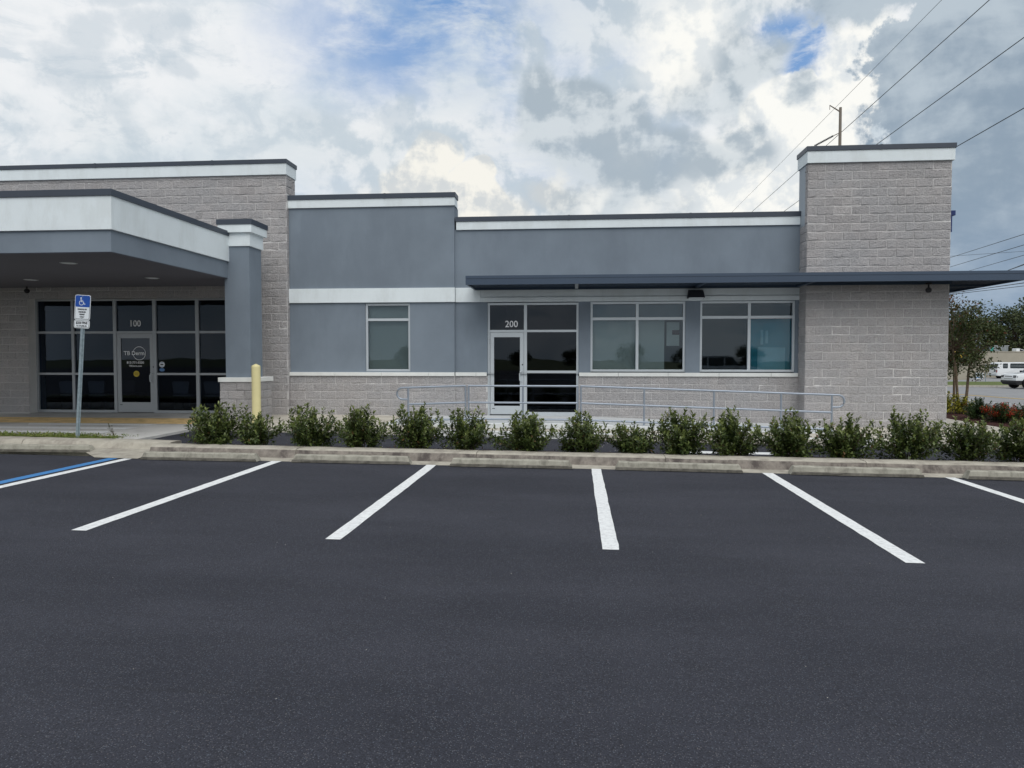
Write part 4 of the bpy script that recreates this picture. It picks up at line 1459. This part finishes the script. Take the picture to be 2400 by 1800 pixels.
def shrub_arrays(seed, h, w, stems=120, ll=0.046, lw=0.024, step=0.022, upright=0.09, base_r=0.10, low=0.08):
    r = np.random.default_rng(seed)
    P, Dv, Lz, Wz, Y = [], [], [], [], []
    tubes = MB()
    for s in range(stems):
        a = r.uniform(0, 2 * math.pi)
        u = r.uniform(0, 1) ** 0.55
        zt = r.uniform(low, 1.0)
        # envelope: narrow foot, widest at 55 % height, domed top
        env = 0.55 + 0.9 * zt - 0.2 * zt * zt if zt < .5 else math.sqrt(max(0.0, 1 - ((zt - .5) / .56) ** 2)) * .95
        rad = w / 2 * min(env, 1.0) * (u if s % 3 else 0.9 + .2 * r.uniform())
        lump = 1 + .24 * math.sin(3 * a + seed) + .20 * math.sin(5 * a + 2.1 * seed)
        tip = np.array([rad * lump * math.cos(a), rad * lump * math.sin(a), h * zt * (0.84 + .16 * math.sin(2 * a + 1.7 * seed))])
        b0 = np.array([base_r * u * math.cos(a), base_r * u * math.sin(a), 0.0])
        c1 = np.array([tip[0] * .45, tip[1] * .45, tip[2] * .62])
        up_ = upright * r.uniform(0.3, 1.35) * (1.0 if zt > .45 else .3)
        pts = [(1 - t) ** 2 * b0 + 2 * t * (1 - t) * c1 + t * t * tip for t in np.linspace(0, 1, 7)]
        pts.append(tip + np.array([r.normal(0, .014), r.normal(0, .014), up_ * .55]))
        pts.append(tip + np.array([r.normal(0, .02), r.normal(0, .02), up_]))
        if s % 4 == 0:
            tubes.tube([tuple(p) for p in pts], 0.0055, 4, 0.0022, cap=False)
        pts = np.array(pts)
        seg = np.linalg.norm(np.diff(pts, axis=0), axis=1)
        cum = np.concatenate([[0], np.cumsum(seg)])
        tot = cum[-1]
        q = tot * (0.26 + .2 * r.uniform())
        ph = r.uniform(0, 6.28)
        while q < tot:
            p = np.array([np.interp(q, cum, pts[:, i]) for i in range(3)])
            d = np.array([np.interp(min(q + .02, tot), cum, pts[:, i]) for i in range(3)]) - np.array([np.interp(max(q - .02, 0), cum, pts[:, i]) for i in range(3)])
            d /= np.linalg.norm(d) + 1e-9
            ph += 1.57 + r.normal(0, .3)
            for k in (0, math.pi):
                x = np.cross(d, [0.3, 0.1, 1.0])
                x /= np.linalg.norm(x) + 1e-9
                y = np.cross(d, x)
                out = x * math.cos(ph + k) + y * math.sin(ph + k)
                f = q / tot
                dd = out * (0.9 if f < .9 else .6) + d * (0.75 if f < .9 else 1.1) + r.normal(0, .22, 3)
                P.append(p)
                Dv.append(dd)
                sz = r.uniform(.72, 1.2) * (1.0 if f < .93 else .8)
                Lz.append(ll * sz)
                Wz.append(lw * sz)
                Y.append(max(0.0, (f - .82) / .18) * (1.0 if zt > .5 else .35) * r.uniform(.3, 1))
            q += step * r.uniform(.8, 1.25)
    return np.array(P), np.array(Dv), np.array(Lz), np.array(Wz), np.array(Y), tubes


def shrub(name, loc, seed, h, w, label, group, mat=None, cat='shrub', **kw):
    P, Dv, Lz, Wz, Y, tubes = shrub_arrays(seed, h, w, **kw)
    N = np.tile(np.array([[0.0, 0.0, 1.0]]), (len(P), 1)) + np.random.default_rng(seed).normal(0, .35, (len(P), 3))
    V, F = leaves_np(P, Dv, N, Lz, Wz)
    root = empty(name, loc, label, cat, group)
    o = bpy.data.objects.new('foliage', np_mesh('foliage', V, F, mat or leaf_bush, np.repeat(Y, 5)))
    link(o, root, False)
    tubes.build('stem', stem_m, root, world=False)
    return root, P


BUSH = [(-6.213, .73, .93, 'broad dark shrub in front of the canopy column base'), (-5.439, .60, .66, 'small low shrub just past the yellow bollard'), (-4.52, .74, .92, 'full shrub in front of the block pier corner'),
        (-3.632, .72, .80, 'shrub below the blank grey wall between the block pier and the narrow window'), (-2.672, .77, .90, 'shrub just below the handrail end loop nearest the narrow window'),
        (-1.815, .73, .86, 'shrub below the double handrail post between narrow window and entrance'), (-0.848, .70, .86, 'shrub directly before the 200 entrance door'), (0.095, .68, .82, 'shrub below the double handrail post at the entrance side light'),
        (0.968, .57, .74, 'lowest shrub of the row, below the wide window next to the entrance'), (1.723, .74, .88, 'taller shrub crowding the lowest one below the wide window next to the entrance'), (2.531, .73, .84, 'shrub below the wall light between the wide windows'),
        (3.437, .74, .92, 'shrub below the teal-filmed pane of the wide window by the tower'), (4.306, .70, .90, 'shrub before the tower corner and the handrail end loop'), (5.27, .79, 1.02, 'widest shrub, before the middle of the block tower'),
        (6.211, .73, .90, 'shrub at the free corner of the block tower'), (7.0, .71, .94, 'last shrub of the row, past the tower before the red flower hedge'), (7.85, .74, .9, None)]
for i, (x, h, w, lab) in enumerate(BUSH):
    if lab is None:
        continue
    y = 12.22 + (x + 6) * 0.006 + random.uniform(-.03, .03)
    shrub('planter_shrub', (x * 12.22 / 11.9, y, terr(x, y) + 0.075), 11 + i, (h + .02) * .95, w * random.uniform(1.0, 1.10), lab, 'shrubs planted behind the kerb', stems=int((165 if w > .7 else 115) * (0.8 + .4 * random.random())), ll=.076, lw=.037, step=.033, upright=.12)

# weeds on the verge by the sign
r = np.random.default_rng(5)
n = 5200
gx = np.concatenate([r.uniform(-18, -8.2, n), r.normal(-9.6, .6, 1500)])
gy = r.uniform(12.42, 12.98, len(gx)) - np.where(gx > -9.0, 0.0, 0)
keep = (r.uniform(0, 1, len(gx)) < np.interp(gx, [-18, -9.3, -8.9, -8.2], [1, 1, .55, .15])) & (gx < -8.15)
gx, gy = gx[keep], gy[keep]
gz = np.array([terr(a, b) for a, b in zip(gx, gy)]) + .145 + np.abs(r.normal(0, .018, len(gx)))
P = np.stack([gx, gy, gz], 1)
Dv = np.stack([r.normal(0, 1, len(gx)), r.normal(0, 1, len(gx)), np.abs(r.normal(.7, .5, len(gx)))], 1)
V, F = leaves_np(P, Dv, r.normal(0, .3, P.shape) + [0, 0, 1], r.uniform(.02, .05, len(gx)), r.uniform(.012, .024, len(gx)))
o = bpy.data.objects.new('verge_weeds', np_mesh('verge_weeds', V, F, grass_leaf))
link(o)
st(o, 'stuff')
# a thin tall weed
wd = empty('tall_weed', (-8.62, 12.8, terr(-8.6, 12.8) + .14), 'thin straggly weed standing in the verge past the sign post', 'weed')
m = MB()
P, Dv = [], []
for s_ in range(5):
    a = r.uniform(0, 6.28)
    ln = r.uniform(.12, .24)
    tip = Vector((math.cos(a) * .12, math.sin(a) * .05, ln))
    m.tube([(0, 0, 0), tuple(tip * .5 + Vector((0, 0, .02))), tuple(tip)], .003, 4, .0015)
    for t in (.5, .7, .85, 1):
        P.append(np.array(tip) * t)
        Dv.append(r.normal(0, 1, 3) + [0, 0, .4])
m.build('stem', stem_m, wd, world=False)
P, Dv = np.array(P), np.array(Dv)
V, F = leaves_np(P, Dv, np.tile([[0, 0, 1.]], (len(P), 1)), np.full(len(P), .05), np.full(len(P), .022))
link(bpy.data.objects.new('foliage', np_mesh('foliage', V, F, leaf_bush)), wd, False)

# dry leaf litter on the driveway and lot
n = 420
lx = r.uniform(-8, 9, n)
ly = np.where(r.uniform(0, 1, n) < .55, r.uniform(12.7, 15.0, n), np.where(r.uniform(0, 1, n) < .35, r.uniform(13, 16, n), r.uniform(2.6, 11.2, n)))
lxx = np.where((ly > 13) & (r.uniform(0, 1, n) < .25), r.uniform(-13, -8.6, n), lx)
lz = np.array([(apron_z(0, b) if a < -8.5 else terr(a, b)) for a, b in zip(lxx, ly)]) + .008
P = np.stack([lxx, ly, lz], 1)
Dv = np.stack([r.normal(0, 1, n), r.normal(0, 1, n), r.normal(0, .12, n)], 1)
V, F = leaves_np(P, Dv, np.tile([[0, 0, 1.]], (n, 1)), np.where(ly < 12, r.uniform(.006, .014, n), r.uniform(.02, .05, n)), np.where(ly < 12, .007, r.uniform(.010, .022, n)))
o = bpy.data.objects.new('leaf_litter', np_mesh('leaf_litter', V, F, litter_m))
link(o)
st(o, 'stuff')
# mulch chips
n = 3600
P = np.concatenate([np.stack([r.uniform(-7, 9.5, n), r.uniform(11.97, 12.55, n), np.zeros(n)], 1), np.stack([r.uniform(10.4, 14.5, 2600), r.uniform(18.3, 24, 2600), np.zeros(2600)], 1)])
P[:, 2] = [terr(a, b) + (.095 if b < 15 else .118) for a, b in P[:, :2]]
V, F = leaves_np(P, np.stack([r.normal(0, 1, len(P)), r.normal(0, 1, len(P)), r.normal(.1, .25, len(P))], 1), np.tile([[0, 0, 1.]], (len(P), 1)), r.uniform(.03, .07, len(P)), r.uniform(.012, .022, len(P)))
o = bpy.data.objects.new('mulch_chips', np_mesh('mulch_chips', V, F, pm('bark_chip', (0.085, 0.036, 0.03), 0.95, 0.2, 20, island=0.6)))
link(o)
st(o, 'stuff')

# ---- bed at the tower flank
shrub('croton_shrub', (11.42, 23.45, terr(11.4, 23.4) + .1), 71, 0.66, 0.66, 'yellow-leaved shrub tucked against the tower edge beside the twin trunks', None, leaf_yellow, stems=110, ll=.085, lw=.042, step=.036, upright=.05)
shrub('croton_shrub', (12.02, 23.6, terr(12, 23.6) + .1), 72, 0.62, 0.62, 'yellow-green shrub between the slim trunks and the green ixora', None, leaf_yellow, stems=80, ll=.085, lw=.042, step=.042, upright=.05)


def flower_bush(loc, seed, h, w, label, nfl, side=None):
    root, P = shrub('flowering_shrub', loc, seed, h, w, label, 'flowering shrubs in the garden bed', leaf_green, stems=170, ll=.06, lw=.026, step=.028, upright=.04)
    r = np.random.default_rng(seed)
    rad = np.linalg.norm(P[:, :2], axis=1)
    outer = np.where((P[:, 2] > h * .35) & (rad > w * .22))[0]
    c = P[r.choice(outer, nfl)]
    if side is not None:
        c = c[(c[:, 0] * side[0]) > side[1]]
    Q = (c[:, None, :] + r.normal(0, .028, (len(c), 16, 3))).reshape(-1, 3)
    Q = Q * np.array([1.04, 1.04, 1.03])
    V, F = leaves_np(Q, r.normal(0, 1, Q.shape) + [0, -.3, .6], np.tile([[0, 0, 1.]], (len(Q), 1)), r.uniform(.03, .05, len(Q)), r.uniform(.02, .03, len(Q)))
    link(bpy.data.objects.new('flowers', np_mesh('flowers', V, F, petal_m)), root, False)


flower_bush((11.42, 21.5, terr(11.4, 21.5) + .1), 73, .62, .86, 'mostly green ixora shrub with a few red blooms beside the slim trunks', 5)
flower_bush((11.42, 20.45, terr(11.4, 20.4) + .1), 74, .52, .86, 'red-flowered shrub at the front of the bed past the tower', 60)
flower_bush((12.08, 20.4, terr(12, 20.4) + .1), 75, .50, .86, 'red-flowered shrub farther along the bed, cut by the picture edge', 44)


def tree(name, loc, seed, h, crown_c, crown_r, label, group=None, leaf=leaf_myrtle, brk=bark, trunks=1, trunk_r=.05, nleaf=3800, ll=.085, lw=.05, lobes=46, lob_r=.32, cat='tree', young_top=False, splay=.12):
    r = np.random.default_rng(seed)
    root = empty(name, loc, label, cat, group)
    cc, cr = np.array(crown_c), np.array(crown_r)
    tm = MB()
    tops = []
    for t in range(trunks):
        a = r.uniform(0, 6.28)
        b = np.array([.08 * math.cos(a), .08 * math.sin(a), 0]) * (trunks > 1)
        top = np.array([cc[0], cc[1], cc[2] - cr[2] * .35]) + r.normal(0, splay, 3) * [1, 1, .4]
        tm.tube([tuple(b), tuple(b + (top - b) * .35 + r.normal(0, .02, 3)), tuple(b + (top - b) * .7 + r.normal(0, .03, 3)), tuple(top)], trunk_r, 8, trunk_r * .6)
        tops.append(top)
    tm.build('trunk', brk, root, world=False, smooth=True)
    lm = MB()
    P, Dv = [], []
    per = max(1, nleaf // lobes)
    for k in range(lobes):
        d = r.normal(0, 1, 3)
        d /= np.linalg.norm(d)
        q = cc + d * cr * r.uniform(.35, 1.0) ** .6
        s = tops[k % len(tops)]
        mid = s + (q - s) * .5 + r.normal(0, .06, 3) * cr
        lm.tube([tuple(s), tuple(mid), tuple(q)], trunk_r * .34, 5, trunk_r * .10, cap=False)
        nn = int(per * r.uniform(.5, 1.5))
        off = r.normal(0, 1, (nn, 3))
        off = off / np.linalg.norm(off, axis=1, keepdims=True) * (r.uniform(.15, 1, (nn, 1)) ** .6) * lob_r * np.array([1.15, 1.15, .85]) * r.uniform(.65, 1.25)
        P.append(q + off)
        Dv.append(off + r.normal(0, .6 * lob_r, (nn, 3)) + [0, 0, -.1 * lob_r])
    lm.build('limb', brk, root, world=False)
    P, Dv = np.concatenate(P), np.concatenate(Dv)
    sz = r.uniform(.7, 1.25, len(P))
    V, F = leaves_np(P, Dv, r.normal(0, .5, P.shape) + [0, 0, 1], ll * sz, lw * sz)
    Y = None
    if young_top:
        Y = np.repeat(np.clip((P[:, 2] - (cc[2] + cr[2] * .35)) / (cr[2] * .5), 0, 1) * r.uniform(.2, 1, len(P)) * (P[:, 0] < cc[0] + .45 * cr[0]), 5)
    else:
        Y = np.zeros(len(P) * 5)
    link(bpy.data.objects.new('crown', np_mesh('crown', V, F, leaf, Y)), root, False)
    return root


tree('myrtle_tree', (12.14, 24.16, -0.08), 81, 3.9, (-.25, .1, 2.55), (.95, .95, 1.35), 'slim red-topped tree with twin trunks close behind the tower edge', None, trunks=2, trunk_r=.045, nleaf=5200, young_top=True)
tree('myrtle_tree', (14.74, 28.73, -0.19), 82, 3.6, (.15, 0, 2.5), (1.1, 1.0, 1.45), 'slim green tree standing farther back beside the road', None, trunks=1, trunk_r=.06, nleaf=5400, ll=.10, lw=.058, lob_r=.33, lobes=54, splay=.05)

for i, (x, y, h, w, lab) in enumerate([(64.5, 113, 9.8, 4.6, 'dark oak with the rounded lower top above the beige building roof screen'), (70.5, 116, 11.6, 5.2, 'taller dark oak behind the beige building at the picture edge'), (57.5, 120, 9.0, 5.2, 'dark oak mostly hidden behind the slim roadside trees'),
                                       (77.0, 121, 12.5, 6.0, 'dark oak beyond the picture edge behind the beige building'), (50.0, 124, 8.5, 5.5, 'dark oak hidden behind the block tower, beyond the road')]):
    tree('oak_tree', (x, y, -1.1), 90 + i, h, (0, 0, h * .56), (w, w, h * .46), lab, 'oaks beyond the road', leaf_oak, bark_d, 1, .32, 9000, .36, .26, 70, 1.5)
# trees across the lot, behind the viewer, that the window glass reflects
proto = None
for i, (x, y, s_) in enumerate([(-22, -56, .45), (-14, -58, .5), (-7, -55, .36), (0, -59, .42), (7, -56, .5), (14, -57, .44), (22, -58, .5), (-31, -57, .55), (31, -58, .55)]):
    if proto is None:
        proto = tree('lot_tree', (x, y, 0), 99, 7.5, (0, 0, 4.0), (3.6, 3.2, 2.9), 'leafy tree across the parking lot mirrored in the clinic windows', 'trees across the parking lot', leaf_oak, bark_d, 1, .22, 5000, .34, .24, 46, 1.2)
        proto.scale = (s_,) * 3
        continue
    c_ = proto.copy()
    COL.objects.link(c_)
    c_.location = (x, y, terr(x, y))
    c_.scale = (s_, s_, s_)
    c_.rotation_euler = (0, 0, i * 1.3)
    for chd in list(proto.children):
        q = chd.copy()
        COL.objects.link(q)
        q.parent = c_

# ------------------------------------------------------------------ vehicles (local x forward, origin on the ground under the centre)


def wheel(root, x, y, r_, w, side, spokes=5):
    t = MB().lathe([(r_ * .62, -w / 2), (r_ * .93, -w / 2), (r_, -w * .36), (r_, w * .36), (r_ * .93, w / 2), (r_ * .62, w / 2)], (x, y, r_), 28, 'y').build('tyre', tyre_m, root, world=False, smooth=True)
    m = MB()
    yo = y + side * (w / 2 - .03)
    m.lathe([(r_ * .64, -.03), (r_ * .66, .012), (r_ * .60, .012), (r_ * .58, -.028)], (x, yo, r_), 28, 'y')
    for k in range(spokes):
        a = 2 * math.pi * k / spokes + .3
        c_, s_ = math.cos(a), math.sin(a)
        p = [(-.03, .04), (.03, .04), (.045, r_ * .62), (-.045, r_ * .62)]
        m.prism([(x + u * c_ + v * s_, r_ - u * s_ + v * c_) for u, v in p], 'y', yo - .02, yo + .012)
    m.lathe([(.07, -.02), (.06, .02)], (x, yo, r_), 14, 'y')
    m.build('rim', rim_m, t, world=False)


def arch_profile(front, rear, zb, zt_pts, arches):
    """Closed side outline: underside with wheel-arch cut-outs, then the given upper points."""
    pts = [(front, zb)]
    for (xc, ra, zc) in arches:          # from front to rear (decreasing x)
        a0 = math.asin(min(1, max(-1, (zb - zc) / ra)))
        for q in range(9):
            t = a0 + (math.pi - 2 * a0) * q / 8
            pts.append((xc + ra * math.cos(t), zc + ra * math.sin(t)))
    pts.append((rear, zb))
    return pts + zt_pts


sv = empty('white_suv', (36.5, 60.2, terr(36.5, 60.2)), 'boxy white suv with black lower bumper and black wheels on the road', 'suv', rz=math.pi)
FX, RX, HWD = 2.42, -2.42, 0.98
arch = [(1.47, .47, .40), (-1.47, .47, .40)]
MB().prism(arch_profile(FX - .02, RX + .02, .62, [(RX, .75), (RX, 1.22), (FX - .30, 1.18), (FX - .02, 1.04), (FX, .92)], arch), 'y', -HWD, HWD).build('body', car_w, sv, world=False, bevel=0.03, smooth=True)
MB().prism([(FX - .08, 1.10), (FX - .22, 1.19), (1.05, 1.27), (RX + .01, 1.29), (RX + .01, 1.15)], 'y', -.93, .93).build('bonnet', car_w, sv, world=False, bevel=0.02)
MB().prism(arch_profile(FX - .16, RX + .1, .32, [(RX - .02, .5), (RX - .02, .66), (FX + .02, .66), (FX + .02, .52)], [(1.47, .52, .40), (-1.47, .52, .40)]), 'y', -HWD - .015, HWD + .015).build('cladding', car_k, sv, world=False, bevel=0.01)
MB().prism([(1.02, 1.25), (.45, 1.88), (.2, 1.95), (RX + .12, 1.93), (RX + .02, 1.25)], 'y', -.86, .86).build('cabin', car_w, sv, world=False, bevel=0.04)
for s_ in (-1, 1):
    for (a, b, c_, d_) in [(.86, .46, .46, 1.82), (-.05, -.05, -.05, 1.84)]:
        pass
    MB().prism([(.90, 1.30), (.46, 1.80), (.0, 1.83), (.0, 1.30)], 'y', s_ * .862, s_ * .868).build('side_window', car_g, sv, world=False)
    MB().prism([(-.08, 1.30), (-.08, 1.83), (-1.02, 1.83), (-1.02, 1.30)], 'y', s_ * .862, s_ * .868).build('side_window', car_g, sv, world=False)
    MB().prism([(-1.12, 1.30), (-1.12, 1.82), (-2.1, 1.80), (-2.2, 1.30)], 'y', s_ * .862, s_ * .868).build('side_window', car_g, sv, world=False)
    hl = MB().box(FX - .22, FX + .006, s_ * .80 - .17, s_ * .80 + .17, .88, 1.06).build('headlight', car_k, sv, world=False, bevel=0.02)
    MB().lathe([(.06, 0), (.06, .03)], (FX - .1, s_ * .985 - .015, .97), 14, 'y').build('lamp', lamp_m, hl, world=False)
    MB().lathe([(.065, -.01), (.05, .012)], (FX - .02, s_ * .80, .97), 14, 'y').build('lamp', lamp_m, hl, world=False)
    MB().box(.78, .92, s_ * 1.07 - .09, s_ * 1.07 + .09, 1.26, 1.42).build('mirror', car_k, sv, world=False, bevel=0.02)
    for x in (1.47, -1.47):
        wheel(sv, x, s_ * (.90), .40, .26, s_)
MB().prism([(1.03, 1.30), (1.04, 1.29), (.50, 1.85), (.49, 1.86)], 'y', -.76, .76).build('windscreen', car_g, sv, world=False)
MB().box(FX - .02, FX + .008, -.48, .48, .96, 1.02).build('grille', car_k, sv, world=False)
MB().box(FX - .02, FX + .008, -.55, .55, .79, .81).build('grille', car_k, sv, world=False)

ps = sv.copy()
COL.objects.link(ps)
ps.location = (9.6, -11.5, terr(9.6, -11.5))
ps.rotation_euler = (0, 0, 0)
tag(ps, 'white suv parked behind the viewer, mirrored in the second wide window', 'suv')
for chd in list(sv.children):
    q = chd.copy()
    COL.objects.link(q)
    q.parent = ps
    for g_ in list(chd.children):
        d_ = g_.copy()
        COL.objects.link(d_)
        d_.parent = q

vn = empty('white_van', (55.55, 96.4, terr(55.6, 96.4)), 'white passenger van with dark side windows parked by the beige building', 'van')
MB().prism(arch_profile(2.85, -2.85, .42, [(-2.88, .6), (-2.86, 1.25), (-2.62, 2.02), (-2.45, 2.12), (1.2, 2.14), (1.55, 2.02), (2.05, 1.35), (2.75, 1.16), (2.88, .9)], [(1.95, .42, .36), (-1.6, .42, .36)]), 'y', -1.0, 1.0).build('body', car_w, vn, world=False, bevel=0.05, smooth=True)
for s_ in (-1, 1):
    for (a, b) in [(-2.22, -1.62), (-1.36, .34), (.52, 1.3)]:
        w_ = MB().prism(rrect(b - a, .62, .09, (a + b) / 2, 1.68), 'y', s_ * .995, s_ * 1.006).build('side_window', car_g, vn, world=False)
        MB().box(a + .06, b - .06, s_ * 1.008 - .003, s_ * 1.008 + .003, 1.655, 1.68).build('rail', alum, w_, world=False)
    MB().box(-2.90, -2.74, s_ * .90 - .085, s_ * .90 + .11 * (1), .86, 1.18).build('tail_light', red_m, vn, world=False, bevel=0.01)
    for x in (1.95, -1.6):
        wheel(vn, x, s_ * .88, .36, .22, s_)
for y in (-.45, .45):
    m = MB()
    m.add([(-2.855 - .008, y - .36, 1.36), (-2.855 - .008, y + .36, 1.36), (-2.67, y + .33, 1.93), (-2.67, y - .33, 1.93), (-2.80, y - .36, 1.36), (-2.80, y + .36, 1.36), (-2.6, y + .33, 1.93), (-2.6, y - .33, 1.93)],
          [(0, 1, 2, 3), (4, 5, 6, 7), (0, 1, 5, 4), (1, 2, 6, 5), (2, 3, 7, 6), (3, 0, 4, 7)])
    m.build('rear_window', car_g, vn, world=False)
MB().box(-2.885, -2.86, -.62, -.30, .92, 1.12).build('number_plate', ink, vn, world=False)
MB().box(-3.02, -2.80, -1.0, 1.0, .48, .66).build('bumper', alum, vn, world=False, bevel=0.02)

# ------------------------------------------------------------------ far side of the road
fb = empty('beige_building', (62, 104, -1.3), 'low flat-roofed beige building behind the white van', 'building')
MB().box(46, 90, 101, 116, -1.6, 2.36).build('wall', beige, fb)
MB().box(45.95, 90.05, 100.95, 116.05, 2.361, 2.46).build('roof_edge', beige, fb)
for x in (56.2, 61.0, 66.0):
    MB().box(x, x + .08, 100.93, 100.995, -1.3, 1.2).build('conduit', mesh_m, fb)
MB().box(50.4, 51.1, 100.9, 101.1, .6, 2.0).build('door', mesh_m, fb)
rs = empty('roof_screen', (57.7, 104, 2.46), 'grey and teal equipment screen on the beige building roof', 'screen')
for i in range(5):
    x0 = 56.4 + i * .47
    MB().box(x0, x0 + .43, 103.9, 103.95, 2.47, 3.2).build('screen_panel', teal_m if i < 1 else mesh_m, rs)
    MB().box(x0 - .03, x0, 103.86, 103.96, 2.47, 3.24).build('post', alum, rs)
MB().box(56.37, 58.8, 103.86, 103.96, 3.2, 3.26).build('top_rail', alum, rs)
ru = empty('rooftop_unit', (59.5, 103, 2.46), 'white sloped vent hood on the beige building roof', 'vent')
MB().prism([(58.9, 2.46), (58.9, 2.80), (59.05, 2.86), (59.3, 2.84), (60.3, 2.52), (60.3, 2.46)], 'y', 102.4, 103.4).build('hood', car_w, ru, bevel=0.02)
MB().prism([(59.35, 2.5), (59.35, 2.76), (59.95, 2.56), (59.95, 2.5)], 'y', 102.37, 102.399).build('opening', car_k, ru)
ks = empty('roadside_stall', (45, 89, -1.0), 'maroon roadside stall with a yellow scalloped awning behind the slim trees', 'stall')
MB().box(43.4, 45.9, 88.6, 90.6, 1.05, 1.78).build('fascia', maroon, ks)
MB().box(43.4, 45.9, 88.65, 90.6, -1.05, 1.049).build('wall', beige, ks)
m = MB()
for i in range(4):
    x0 = 43.85 + i * .42
    m.prism([(88.6, 2.35), (88.6, 1.78), (88.0, 1.62), (88.05, 1.72)], 'x', x0, x0 + .40)
m.build('awning', yellow_c, ks)
ys = empty('yard_sign', (46.4, 88.0, -1.0), 'small white yard sign with dark print on the far verge', 'sign')
MB().box(45.95, 46.92, 87.6, 87.63, -.80, -.12).build('panel', sign_w, ys)
for x in (46.15, 46.7):
    MB().tube([(x, 87.615, -1.1), (x, 87.615, -.79)], .015, 6).build('stake', galv, ys)
for z, w_ in ((-.25, .26), (-.45, .34), (-.66, .4)):
    MB().box(46.43 - w_, 46.43 + w_, 87.592, 87.598, z - .05, z + .05).build('print', decal_b if z < -.6 else ink, ys)
fp = empty('sign_post', (42.05, 78.2, -.9), 'thin grey post on the far verge before the van', 'post')
MB().tube([(42.05, 78.2, -1.0), (42.05, 78.2, 1.0)], .035, 8).build('pole', galv, fp)
MB().box(41.9, 42.2, 78.15, 78.19, .35, .5).build('plate', mesh_m, fp)

# ------------------------------------------------------------------ utility pole and cables
up = empty('utility_pole', (26.5, 76, -.9), 'tall weathered utility pole with a short arm rising behind the tower roof', 'pole')
MB().lathe([(.26, 0), (.132, 27.75)], (26.41, 76, -1.0), 14).build('shaft', pole_m, up)
MB().tube([(26.35, 76, 26.35), (25.35, 76, 27.0)], .075, 8, .05).build('arm', pole_m, up)
MB().tube([(25.37, 76, 26.95), (25.37, 76, 26.55)], .03, 8).build('arm_bracket', pole_m, up)
MB().tube([(26.30, 76, 24.2), (25.75, 76.0, 23.95)], .045, 6).build('link_rod', pole_m, up)
ins = MB()
a, b = Vector((25.75, 76, 23.95)), Vector((24.0, 76.2, 23.05))
ins.tube([tuple(a), tuple(b)], .03, 6)
for q in range(15):
    p = a.lerp(b, (q + .5) / 15)
    d_ = (b - a).normalized() * .03
    ins.tube([tuple(p - d_), tuple(p + d_)], .10, 10)
ins.build('insulator_string', dark, up)


def cable(label, p, q, r_=.022, sag=.5, n=20):
    m = MB()
    p, q = Vector(p), Vector(q)
    pts = []
    for i in range(n + 1):
        t = i / n
        w_ = p.lerp(q, t)
        w_.z -= sag * 4 * t * (1 - t)
        pts.append(tuple(w_))
    m.tube(pts, r_, 5)
    return tag(m.build('power_cable', wire_m), label, 'cable', 'overhead power cables')


def ext(p, q, a, b):
    p, q = Vector(p), Vector(q)
    return p + (q - p) * a, p + (q - p) * b


for lab, p, q, r_, a, b in [('thin shield wire passing the pole arm tip', (28.0, 59.54, 29.31), (28.0, 133.19, 27.88), .018, -.75, 1.5),
                            ('high cable crossing the pole below its arm', (28.0, 52.95, 26.13), (28.0, 118.66, 24.98), .030, -.75, 1.6),
                            ('middle high cable meeting the tower roof near its middle', (28.0, 48.75, 21.89), (28.0, 100.84, 21.48), .030, -.75, 1.8),
                            ('lowest high cable meeting the tower roof at its free corner', (28.0, 48.55, 17.45), (28.0, 56.9, 17.37), .030, -4.0, 9.0)]:
    p, q = ext(p, q, a, b)
    cable(lab, p, q, r_, .12)
for lab, p, q, r_, a, b in [('upper cable slanting to the tower flank above the awning', (34.296, 70, 10.844), (26.138, 45, 8.912), .02, -.5, 1.5),
                            ('second cable slanting to the tower flank above the awning', (34.277, 70, 9.985), (26.154, 45, 8.291), .02, -.5, 1.5),
                            ('third slanting cable vanishing behind the awning', (36.41, 70, 9.748), (26.169, 45, 7.694), .018, -.5, 1.5),
                            ('faint nearly level cable above the awning', (29.618, 60, 9.675), (34.884, 60, 9.976), .012, -3, 3),
                            ('short thick cable just above the awning end', (39.634, 70, 9.733), (26.183, 45, 7.147), .04, -.5, 1.5),
                            ('upper of the two cables crossing below the awning', (34.629, 70, 7.616), (26.21, 45, 6.075), .025, -.5, 1.5),
                            ('lower of the two cables crossing below the awning', (29.2, 60, 6.62), (34.954, 60, 7.28), .022, -3, 3)]:
    p, q = ext(p, q, a, b)
    cable(lab, p, q, r_, .0)
